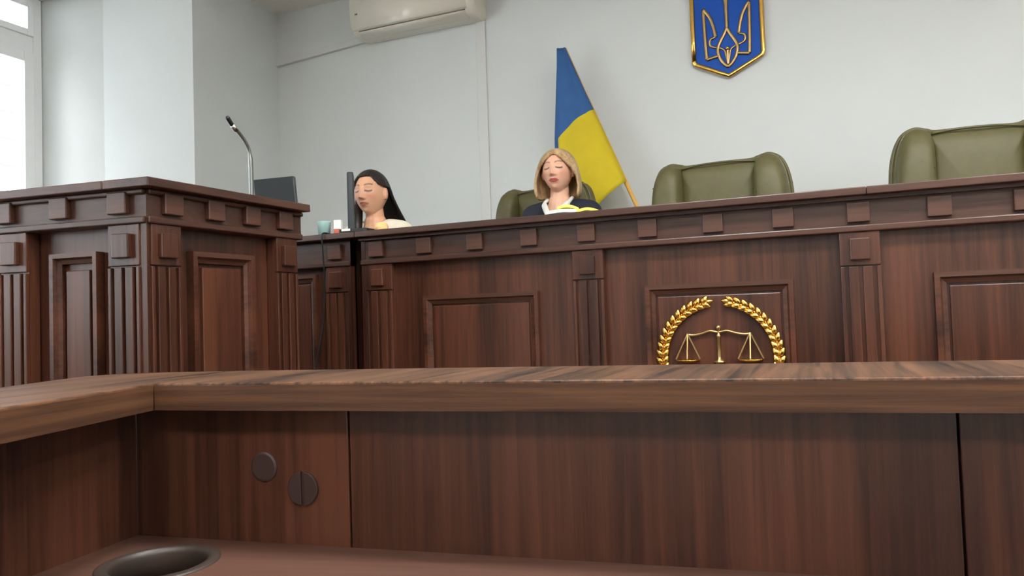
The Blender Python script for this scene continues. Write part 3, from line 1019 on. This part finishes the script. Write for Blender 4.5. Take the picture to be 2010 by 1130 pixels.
chair = make_chair('empty green leather chair behind the scales emblem, right of the flag')
chair.location = (-0.455, 3.51, PLAT - 0.0)
chair.rotation_euler = (0, 0, math.radians(-5))
chair.scale = (1, 1, 0.988)
ch2 = copy_tree(chair)
ch2['label'] = 'green leather chair holding the blonde woman in the dark robe'
ch2.location = (-1.465, 3.73, PLAT)
ch2.rotation_euler = (0, 0, math.radians(-10))
ch2.scale = (0.90, 0.95, 0.985)
ch3 = copy_tree(chair)
ch3['label'] = 'empty green leather chair next to another empty one, farthest from the flag'
ch3.location = (0.68, 3.50, PLAT + 0.0)
ch3.rotation_euler = (0, 0, math.radians(6))
ch3.scale = (1, 1, 1.014)


# ------------------------------------------------------------------ people
def add_capsule(bm, a, b, ra, rb, n=14):
    a, b = Vector(a), Vector(b)
    t = (b - a)
    L = t.length
    t.normalize()
    ref = Vector((0, 0, 1)) if abs(t.z) < 0.9 else Vector((1, 0, 0))
    u = t.cross(ref).normalized()
    v = t.cross(u)
    prof = []
    for i in range(5):
        an = PI / 2 * (1 - i / 4)
        prof.append((-ra * math.sin(an), ra * math.cos(an)))
    for i in range(5):
        an = PI / 2 * (i / 4)
        prof.append((L + rb * math.sin(an), rb * math.cos(an)))
    rings = []
    for d, r in prof:
        r = max(r, 0.0004)
        rings.append([bm.verts.new(a + t * d + (u * math.cos(2 * PI * k / n) + v * math.sin(2 * PI * k / n)) * r) for k in range(n)])
    for r0, r1 in zip(rings, rings[1:]):
        for k in range(n):
            bm.faces.new((r0[k], r0[(k + 1) % n], r1[(k + 1) % n], r1[k]))
    bm.faces.new(list(reversed(rings[0])))
    bm.faces.new(rings[-1])


def add_ellipsoid(bm, c, r, M=None, nu=24, nv=16):
    geom = bmesh.ops.create_uvsphere(bm, u_segments=nu, v_segments=nv, radius=1.0)
    for vv in geom['verts']:
        q = Vector((vv.co.x * r[0], vv.co.y * r[1], vv.co.z * r[2]))
        vv.co = Vector(c) + ((M @ q) if M else q)


def gauss(x, z, cx, cz, sx, sz):
    return math.exp(-((x - cx) / sx) ** 2 - ((z - cz) / sz) ** 2)


def head_verts(bm, H):
    """head with a modelled face; local -y is the way it faces; H places it"""
    nt_, np_ = 90, 120
    a, bq, c = 0.0735, 0.094, 0.1125
    rows = []
    for i in range(nt_ + 1):
        th = PI * i / nt_
        row = []
        for j in range(np_):
            ph = 2 * PI * j / np_
            nx, ny, nz = math.sin(th) * math.sin(ph), -math.sin(th) * math.cos(ph), math.cos(th)
            x, y, z = nx * a, ny * bq, nz * c
            t = max(0.0, -nz)
            if y > 0:
                y *= 1 - 0.42 * t
                y *= 1.06
            else:
                y *= 1 - 0.05 * t + 0.10 * t * t
            x *= 1 - 0.24 * t ** 1.4
            x *= 1 + 0.04 * max(0.0, nz)
            fr = min(1.0, max(0.0, (-ny - 0.15) / 0.4))
            if fr > 0:
                ax = abs(x)
                d = 0.0
                d += 0.0045 * gauss(ax, z, 0.028, 0.030, 0.022, 0.009)
                d -= 0.0105 * gauss(ax, z, 0.030, 0.012, 0.015, 0.011)
                d += 0.0075 * gauss(ax, z, 0.031, 0.008, 0.012, 0.0085)
                if z < 0.03:
                    k = min(1.0, max(0.0, (0.03 - z) / 0.062))
                    drop = 1.0 if z > -0.030 else max(0.0, 1 - (-0.030 - z) / 0.010)
                    d += (0.005 + 0.026 * k) * drop * math.exp(-(x / (0.0075 + 0.004 * k)) ** 2)
                d += 0.007 * gauss(ax, z, 0.0125, -0.030, 0.006, 0.007)
                d += 0.0065 * gauss(ax, z, 0.0, -0.0515, 0.019, 0.0055)
                d += 0.0075 * gauss(ax, z, 0.0, -0.0645, 0.016, 0.0055)
                d -= 0.0045 * gauss(ax, z, 0.0, -0.058, 0.022, 0.0022)
                d -= 0.003 * gauss(ax, z, 0.0, -0.076, 0.02, 0.006)
                d += 0.0075 * gauss(ax, z, 0.0, -0.094, 0.018, 0.012)
                d += 0.0045 * gauss(ax, z, 0.042, -0.018, 0.018, 0.018)
                y -= d * fr
            row.append(bm.verts.new(H @ Vector((x, y, z))))
        rows.append(row)
    for r0, r1 in zip(rows, rows[1:]):
        for j in range(np_):
            try:
                bm.faces.new((r0[j], r1[j], r1[(j + 1) % np_], r0[(j + 1) % np_]))
            except ValueError:
                pass
    bmesh.ops.remove_doubles(bm, verts=bm.verts[:], dist=1e-6)
    for s in (-1, 1):
        Me = H.to_3x3() @ Matrix.Rotation(s * 0.35, 3, 'Z')
        add_ellipsoid(bm, H @ Vector((s * 0.0755, 0.010, -0.004)), (0.010, 0.019, 0.031), Me, 16, 12)


def remeshed(name, bm, voxel, smooth_it=4):
    me = bpy.data.meshes.new(name)
    bm.to_mesh(me)
    bm.free()
    tmp = bpy.data.objects.new('tmp', me)
    COL.objects.link(tmp)
    r = tmp.modifiers.new('r', 'REMESH')
    r.mode = 'VOXEL'
    r.voxel_size = voxel
    r.use_smooth_shade = True
    if smooth_it:
        sm = tmp.modifiers.new('s', 'SMOOTH')
        sm.factor = 0.5
        sm.iterations = smooth_it
    dg = bpy.context.evaluated_depsgraph_get()
    res = bpy.data.meshes.new_from_object(tmp.evaluated_get(dg))
    res.name = name
    bpy.data.objects.remove(tmp)
    bpy.data.meshes.remove(me)
    for q in res.polygons:
        q.use_smooth = True
    return res


def hand(bm, wrist, s, down=0.0):
    """palm, four fingers and a thumb lying on the desk, pointing -y"""
    wx, wy, wz = wrist
    palm0 = Vector((wx, wy - 0.02, wz))
    for k, (dx, ln) in enumerate(((-0.027, 0.058), (-0.009, 0.068), (0.009, 0.064), (0.026, 0.050))):
        kx = wx + dx
        add_capsule(bm, (wx + dx * 0.5, wy - 0.01, wz), (kx, wy - 0.075, wz + 0.004), 0.013, 0.011, 10)
        add_capsule(bm, (kx, wy - 0.075, wz + 0.004), (kx + dx * 0.15, wy - 0.075 - ln * 0.55, wz + 0.004), 0.0092, 0.0085, 10)
        add_capsule(bm, (kx + dx * 0.15, wy - 0.075 - ln * 0.55, wz + 0.004), (kx + dx * 0.2, wy - 0.075 - ln, wz - 0.008), 0.0085, 0.007, 10)
    add_capsule(bm, (wx - s * 0.02, wy - 0.02, wz), (wx - s * 0.048, wy - 0.055, wz - 0.002), 0.012, 0.0095, 10)
    add_capsule(bm, (wx - s * 0.048, wy - 0.055, wz - 0.002), (wx - s * 0.055, wy - 0.085, wz - 0.006), 0.0095, 0.0075, 10)


def body(spec, head_M, name, infl=0.0, with_head=True, voxel=0.0038, tone=None):
    bm = new_bm()
    for (a, b2, ra, rb) in spec['limbs'] if with_head else spec['clothed']:
        add_capsule(bm, a, b2, ra + infl, rb + infl)
    if with_head:
        head_verts(bm, head_M)
        for s in (-1, 1):
            hand(bm, spec['wrist'][s], s)
    return remeshed(name, bm, voxel, 1 if with_head else 6)


def paint(me, H, tone):
    inv = H.inverted()
    at = me.attributes.new('pigment', 'FLOAT_COLOR', 'POINT')
    skin, lips, brow, lash, blush = (Vector(lin(q)[:3]) for q in (tone['skin'], tone['lips'], tone['brow'], tone['lash'], tone['blush']))
    data = np.empty((len(me.vertices), 4), dtype=np.float32)
    for i, vv in enumerate(me.vertices):
        q = inv @ vv.co
        c = skin.copy()
        if q.y < 0.0 and q.length < 0.16:
            ax, z = abs(q.x), q.z
            c = c.lerp(blush, 0.55 * gauss(ax, z, 0.042, -0.022, 0.02, 0.018))
            c = c.lerp(blush, 0.35 * gauss(ax, z, 0.0, -0.025, 0.012, 0.012))
            lp = 0.0105 * max(0.0, 1 - (ax / 0.027) ** 2)
            if abs(z + 0.0585) < lp:
                c = lips.copy()
            bz = 0.0335 + 0.006 * math.sin(min(1, max(0, (ax - 0.012) / 0.034)) * PI * 0.8)
            if 0.012 < ax < 0.048:
                wgt = math.exp(-((z - bz) / 0.0042) ** 2)
                c = c.lerp(brow, 0.85 * wgt)
            ez = 0.0035 + 0.0035 * ((ax - 0.031) / 0.015) ** 2 - (0.0 if ax < 0.031 else 0.001)
            if 0.015 < ax < 0.047:
                wgt = math.exp(-((z - ez) / 0.0044) ** 2)
                c = c.lerp(lash, 1.0 * wgt)
        data[i] = (c.x, c.y, c.z, 1)
    at.data.foreach_set('color', data.ravel())


def hair(name, mat, parent, H, low, flow, ridge=0.011, thick=0.013, rows_n=46, cols=132, seed=1):
    """hair as one shell: from the crown out over the skull, then hanging; low(phi) gives where it ends"""
    rnd = random.Random(seed)
    phs = [rnd.uniform(0, 6.28) for _ in range(8)]
    bm = new_bm()
    top = bm.verts.new(H @ Vector((0, 0.012, 0.128)))
    grid = []
    for j in range(cols):
        ph = 2 * PI * j / cols - PI
        zl = low(ph)
        zl += 0.0045 * (math.sin(ph * 29 + phs[3]) + math.sin(ph * 17 + phs[4])) * (0.18 if zl > 0 else 1.0)
        rg = 1 + ridge * (math.sin(ph * 23 + phs[0]) * 0.6 + math.sin(ph * 41 + phs[1]) * 0.4 + math.sin(ph * 11 + phs[2]) * 0.6)
        colv = []
        for i in range(1, rows_n + 1):
            tfrac = i / rows_n
            z = 0.126 + (zl - 0.126) * tfrac ** (1.6 if zl < 0 else 1.9)
            zz = max(-0.02, z)
            k = math.sqrt(max(0.0, 1 - (max(zz, 0.0) / 0.1275) ** 2))
            x = math.sin(ph) * 0.0900 * k * rg
            y = -math.cos(ph) * (0.104 if abs(ph) < PI / 2 else 0.116) * k * rg
            x, y = flow(ph, z, x, y)
            colv.append(bm.verts.new(H @ Vector((x, y, z))))
        grid.append(colv)
    for j in range(cols):
        c0, c1 = grid[j], grid[(j + 1) % cols]
        bm.faces.new((top, c0[0], c1[0]))
        for i in range(rows_n - 1):
            bm.faces.new((c0[i], c0[i + 1], c1[i + 1], c1[i]))
    bmesh.ops.recalc_face_normals(bm, faces=bm.faces[:])
    o = obj(name, bm, mat, parent, smooth=True)
    so = o.modifiers.new('thick', 'SOLIDIFY')
    so.thickness = thick
    so.offset = -1
    return o


def seated(lean, head_c, sh_z, pel):
    """limb table in root space (root on the platform under the hips); faces -y"""
    hx, hy, hz = head_c
    px, py, pz = pel
    nb = (hx * 0.9, hy + 0.035, sh_z + 0.045)
    chest = (hx * 0.7 + px * 0.3, hy + 0.06, sh_z - 0.13)
    waist = ((hx + px) / 2, (hy + py) / 2 + 0.05, pz + 0.16)
    limbs, cl, wr = [], [], {}
    limbs.append(((hx, hy + 0.022, hz - 0.06), nb, 0.047, 0.052))
    limbs.append((nb, chest, 0.062, 0.125))
    trunk = [((chest[0], chest[1] + 0.02, chest[2] + 0.07), chest, 0.10, 0.125), (chest, waist, 0.13, 0.12), (waist, pel, 0.125, 0.115)]
    for s in (-1, 1):
        sh = (nb[0] + s * 0.150, nb[1] + 0.012, sh_z - 0.015)
        trunk.append(((nb[0] + s * 0.085, nb[1] + 0.01, sh_z + 0.004), sh, 0.050, 0.056))
        trunk.append((chest, (chest[0] + s * 0.07, chest[1], chest[2] + 0.03), 0.11, 0.095))
        el = (sh[0] + s * 0.06, sh[1] - 0.14, sh_z - 0.27)
        wv = (nb[0] + s * 0.15, sh[1] - 0.36, 1.178 - PLAT + 0.030)
        trunk.append((sh, el, 0.054, 0.042))
        trunk.append((el, wv, 0.042, 0.030))
        limbs.append((el, wv, 0.038, 0.025))
        limbs.append((wv, (wv[0], wv[1] - 0.03, wv[2] - 0.008), 0.024, 0.020))
        wr[s] = (wv[0], wv[1] - 0.02, wv[2] - 0.010)
        hip = (px + s * 0.08, py, pz - 0.01)
        kn = (px + s * 0.11, py - 0.42, pz - 0.03)
        an = (px + s * 0.11, py - 0.40, 0.10)
        trunk += [(hip, kn, 0.075, 0.062)]
        limbs += [(hip, kn, 0.068, 0.055), (kn, an, 0.052, 0.034), (an, (an[0], an[1] - 0.15, 0.035), 0.036, 0.030)]
    return {'limbs': limbs + trunk, 'clothed': trunk, 'wrist': wr}


def person(label, loc, head_c, head_rot, sh_z, pel, tone, cloth_mat, cloth_name):
    root = thing('person', label, 'person', loc)
    H = T(*head_c) @ Matrix.Rotation(head_rot[2], 4, 'Z') @ Matrix.Rotation(head_rot[1], 4, 'Y') @ Matrix.Rotation(head_rot[0], 4, 'X') @ Matrix.Diagonal((head_rot[3] * head_rot[4], head_rot[3], head_rot[3], 1))
    sp = seated(0, head_c, sh_z, pel)
    me = body(sp, H, 'body')
    paint(me, H, tone)
    link('body', me, 'skin', root)
    cm = body(sp, H, cloth_name, 0.014, False, 0.009)
    link(cloth_name, cm, cloth_mat, root)
    return root, H, sp


# blonde woman in the dark robe
jroot, JH, jsp = person('blonde woman in a dark navy robe seated in front of the flag', (-1.27, 3.62, PLAT), (0.048, -0.02, 1.752 - PLAT), (math.radians(-2), math.radians(-1), math.radians(1), 0.965, 1.08),
                        1.548 - PLAT, (-0.04, 0.06, 0.56),
                        dict(skin=(226, 178, 150), lips=(176, 84, 80), brow=(116, 82, 60), lash=(40, 27, 23), blush=(222, 142, 120)), 'robe_navy', 'robe')


def interp(tab, a):
    for (x0, y0), (x1, y1) in zip(tab, tab[1:]):
        if a <= x1:
            return y0 + (y1 - y0) * sstep(x0, x1, a) if y1 < -0.1 else y0 + (y1 - y0) * (a - x0) / (x1 - x0)
    return tab[-1][1]


def j_low(ph):
    # parted off centre: the sweep on one side comes lower across the brow
    if ph > 0:
        return interp([(0, 0.089), (0.22, 0.081), (0.45, 0.064), (0.7, 0.040), (0.95, 0.012), (1.15, -0.012), (1.32, -0.04), (1.52, -0.135)], ph)
    return interp([(0, 0.089), (0.2, 0.080), (0.4, 0.066), (0.6, 0.047), (0.9, 0.010), (1.1, -0.04), (1.26, -0.135)], -ph)


def j_flow(ph, z, x, y):
    k = sstep(0.06, -0.08, z)
    tuck = sstep(-0.095, -0.145, z)
    x *= 1 + 0.17 * k - 0.10 * tuck
    y = y * (1 + 0.03 * k - 0.10 * tuck)
    if abs(ph) < 1.7:
        y -= 0.012 * k
    return x, y


hair('hair', 'hair_blond', jroot, JH @ Matrix.Diagonal((1.12, 1.05, 1.0, 1)), j_low, j_flow, seed=3)
bm = new_bm()
hx, hy, hz = 0.048, -0.02, 1.752 - PLAT
for s in (-1, 1):
    pts = [(hx + s * 0.066, hy + 0.02, 1.615 - PLAT), (hx + s * 0.066, hy - 0.035, 1.588 - PLAT), (hx + s * 0.040, hy - 0.083, 1.545 - PLAT), (hx + s * 0.012, hy - 0.108, 1.500 - PLAT)]
    add_tube(bm, catmull(pts, 4), [0.010] * 5 + [0.016] * 8, 8, (Vector((0, 1, 0)), 0.6))
obj('collar', bm, 'collar_white', jroot, smooth=True)

# dark-haired woman at the clerk's desk
sroot, SH, ssp = person('dark haired woman in a cream blouse sitting behind the clerk desk', (-2.20, 3.36, PLAT), (0.014, -0.02, 1.692 - PLAT), (math.radians(1), math.radians(0), math.radians(1), 1.035, 1.07),
                        1.492 - PLAT, (0.0, 0.06, 0.56),
                        dict(skin=(224, 172, 140), lips=(190, 112, 98), brow=(84, 54, 46), lash=(36, 24, 23), blush=(222, 148, 118)), 'blouse_cream', 'blouse')


def s_low(ph):
    a = abs(ph)
    hl = 0.088 - 0.05 * sstep(0.45, 1.2, a)
    mid = hl + (0.030 - hl) * sstep(1.1, 1.72, a)
    return mid + (-0.30 - mid) * sstep(1.86, 2.02, a)


def s_flow(ph, z, x, y):
    k = sstep(0.05, -0.24, z)
    x *= 1 + 0.20 * k
    if abs(ph) > 1.5:
        y += 0.17 * k
        y = y * (1 + 0.05 * k)
    return x, y


hair('hair', 'hair_dark', sroot, SH, s_low, s_flow, seed=5)
# the lock that falls in front of her far shoulder
bm = new_bm()
lk = [SH @ Vector(q) for q in ((-0.084, 0.03, 0.0), (-0.088, 0.015, -0.06), (-0.078, -0.01, -0.12), (-0.070, -0.03, -0.18), (-0.07, -0.04, -0.26))]
add_tube(bm, catmull(lk, 5), [0.02] * 5 + [0.028] * 10 + [0.022] * 6, 12)
obj('hair_lock', bm, 'hair_dark', sroot, smooth=True)
bm = new_bm()
add_ellipsoid(bm, SH @ Vector((0.0785, -0.004, -0.034)), (0.004, 0.004, 0.004), None, 10, 8)
obj('earring', bm, 'chrome', sroot, smooth=True)

# ------------------------------------------------------------------ screens and microphone
def monitor(label, loc, rz, wdt, hgt, z0, tilt=0.0, lean=0.0):
    mo = thing('monitor', label, 'monitor', loc, rz)
    Rm = T(0, 0, z0) @ Matrix.Rotation(tilt, 4, 'X') @ Matrix.Rotation(lean, 4, 'Y')
    hb = obj('housing', add_box(new_bm(), -wdt / 2, wdt / 2, -0.016, 0.016, 0, hgt), 'screen_back', mo, Rm, bevel=0.007)
    obj('screen', add_box(new_bm(), -wdt / 2 + 0.014, wdt / 2 - 0.014, 0.0155, 0.0175, 0.018, hgt - 0.014), 'screen_glass', hb)
    obj('stem', add_box(new_bm(), -0.025, 0.025, -0.012, 0.012, 0.008, z0 + hgt * 0.3), 'black_plastic', mo, bevel=0.004)
    obj('foot', add_lathe(new_bm(), [(0, 0), (0.075, 0.0), (0.075, 0.006), (0.03, 0.012), (0, 0.012)], 28), 'black_plastic', mo, smooth=False)
    return mo


monitor('dark monitor seen from behind, beyond the microphone on the witness stand', (-2.500, 2.985, 1.178), math.radians(24), 0.21, 0.325, 0.250, math.radians(2), math.radians(-4))
monitor('black monitor seen edge on beside the dark haired woman', (-2.132, 3.073, 1.178), math.radians(-56), 0.20, 0.36, 0.205)
st = thing('office_stool', 'dark round stool under the dark haired woman behind the clerk desk', 'stool', (-2.20, 3.42, PLAT))
obj('seat', add_lathe(new_bm(), [(0, 0.40), (0.19, 0.40), (0.205, 0.42), (0.20, 0.45), (0.17, 0.462), (0, 0.465)], 28), 'black_plastic', st, smooth=True)
obj('column', add_lathe(new_bm(), [(0, 0.03), (0.03, 0.03), (0.03, 0.2), (0.02, 0.2), (0.02, 0.40), (0, 0.40)], 14), 'chrome', st)
obj('foot_plate', add_lathe(new_bm(), [(0, 0), (0.22, 0), (0.22, 0.012), (0.04, 0.035), (0, 0.035)], 28), 'chrome', st)

mic = thing('gooseneck_microphone', 'slim gooseneck microphone with a silver ring standing on the witness stand', 'microphone', (-1.83, 2.038, PZ))
obj('base', add_lathe(new_bm(), [(0, 0), (0.040, 0), (0.042, 0.006), (0.036, 0.016), (0.012, 0.022), (0, 0.022)], 24, (-0.02, 0, 0)), 'metal_grey', mic, smooth=True)
neck = catmull([(0, 0, 0.015), (0.0, 0, 0.076), (0, -0.002, 0.170), (0, -0.015, 0.212), (0, -0.051, 0.246), (0, -0.081, 0.262)], 5)
bm = new_bm()
add_tube(bm, neck, [0.0085] * 11 + [0.006] * (len(neck) - 11), 10)
obj('neck', bm, 'metal_grey', mic, smooth=True)
d0, d1 = Vector((0, -0.081, 0.262)), Vector((0, -0.110, 0.292))
bm = new_bm()
add_tube(bm, [Vector((0, -0.066, 0.254)), Vector((0, -0.086, 0.268))], [0.0085, 0.0095], 12)
obj('ring', bm, 'chrome', mic, smooth=True)
bm = new_bm()
add_tube(bm, [d0, d0.lerp(d1, 0.3), d0.lerp(d1, 0.85), d1], [0.0055, 0.0075, 0.0075, 0.005], 12)
obj('capsule', bm, 'black_plastic', mic, smooth=True)

# ------------------------------------------------------------------ small things on the top boards
ZT = STOP
cup = obj('plastic_cup', add_lathe(new_bm(), [(0.0, 0.0), (0.024, 0.0), (0.029, 0.062), (0.030, 0.065), (0.0275, 0.065), (0.0225, 0.004), (0.0, 0.004)], 24), 'cup_turquoise', None, T(-1.965, D + 0.03, ZT), smooth=True)
tag(cup, 'small turquoise plastic cup on the clerk desk ledge', 'cup')
bx = thing('small_carton', 'small white carton with a reddish lower half beside the turquoise cup', 'carton', (-1.885, D + 0.02, ZT), 0.3)
obj('box', add_box(new_bm(), -0.016, 0.016, -0.012, 0.012, 0.0, 0.064), 'paper_white', bx, bevel=0.001)
obj('print', add_box(new_bm(), -0.0164, 0.0100, -0.0126, 0.0124, 0.001, 0.026), 'red_print', bx)
ph = thing('radio_box', 'small black box with a pale strip lying by the gap in the desks', 'box', (-1.835, D + 0.03, ZT), 0.15)
obj('body', add_box(new_bm(), -0.034, 0.034, -0.03, 0.03, 0.0, 0.022), 'black_plastic', ph, bevel=0.003)
obj('label_strip', add_box(new_bm(), -0.022, 0.018, -0.031, -0.029, 0.012, 0.021), 'paper_white', ph)
pad = thing('tablet', 'dark flat tablet lying on the bench top before the dark haired woman', 'tablet', (-1.752, D + 0.02, ZT), 0.05)
obj('case', add_box(new_bm(), -0.036, 0.036, -0.045, 0.045, 0, 0.016), 'black_plastic', pad, bevel=0.004)
obj('glass', add_box(new_bm(), -0.031, 0.031, -0.039, 0.039, 0.0155, 0.0168), 'screen_glass', pad)
tb = obj('wooden_knob', add_lathe(new_bm(), [(0.0, 0.0), (0.024, 0.0), (0.029, 0.010), (0.029, 0.022), (0.024, 0.033), (0.013, 0.040), (0.0, 0.042)], 24), 'tan_wood', None, T(-1.676, D + 0.03, ZT) , smooth=True)
tag(tb, 'small round tan wooden block on the bench top by the tablet', 'block')
bm = new_bm()
add_tube(bm, catmull([(-1.905, D + 0.06, ZT + 0.006), (-1.908, D + 0.0, ZT + 0.004), (-1.911, D - 0.052, ZT + 0.003), (-1.912, D - 0.058, ZT - 0.03), (-1.922, D - 0.035, 1.20), (-1.944, D - 0.025, 1.0), (-1.985, D - 0.03, 0.80), (-2.03, D - 0.04, PLAT + 0.06), (-2.04, D - 0.03, PLAT + 0.004)], 6), 0.0034, 6)
tag(obj('cable', bm, 'black_plastic', smooth=True), 'thin dark cable hanging down the front of the clerk desk', 'cable')

# papers in front of the blonde woman
def sheet(w_, d_, bow, lift, th=0.004):
    bm = new_bm()
    n = 10
    rows = []
    for i in range(n + 1):
        u = i / n
        z = bow * math.sin(PI * u) + lift * u * u
        rows.append([(-w_ / 2 + w_ * u, -d_ / 2, z), (-w_ / 2 + w_ * u, d_ / 2, z * 1.1)])
    vt = [[bm.verts.new((x, y, z + th)) for x, y, z in r] for r in rows]
    vb = [[bm.verts.new((x, y, z)) for x, y, z in r] for r in rows]
    for i in range(n):
        bm.faces.new((vt[i][0], vt[i + 1][0], vt[i + 1][1], vt[i][1]))
        bm.faces.new((vb[i][0], vb[i][1], vb[i + 1][1], vb[i + 1][0]))
        bm.faces.new((vb[i][0], vb[i + 1][0], vt[i + 1][0], vt[i][0]))
        bm.faces.new((vb[i][1], vt[i][1], vt[i + 1][1], vb[i + 1][1]))
    bm.faces.new((vb[0][0], vt[0][0], vt[0][1], vb[0][1]))
    bm.faces.new((vb[n][0], vb[n][1], vt[n][1], vt[n][0]))
    bmesh.ops.recalc_face_normals(bm, faces=bm.faces[:])
    return bm


tag(obj('white_booklet', sheet(0.105, 0.10, 0.004, 0.0, 0.012), 'paper_white', None, T(-0.865, D + 0.01, ZT) @ Matrix.Rotation(0.15, 4, 'Z'), bevel=0.001), 'white paper pad lying under the yellow papers on the bench top', 'paper')
tag(obj('yellow_booklet', sheet(0.080, 0.075, 0.009, -0.004, 0.010), 'paper_yellow', None, T(-0.848, D + 0.015, ZT + 0.0155) @ Matrix.Rotation(0.2, 4, 'Z') @ Matrix.Rotation(0.06, 4, 'Y'), bevel=0.001), 'yellow bowed paper pad lying on the white pad', 'paper')
tag(obj('yellow_booklet', sheet(0.082, 0.075, 0.008, -0.006, 0.011), 'paper_yellow', None, T(-0.765, D + 0.02, ZT) @ Matrix.Rotation(-0.1, 4, 'Z'), bevel=0.001), 'yellow paper pad lying directly on the bench top near the green chair', 'paper')
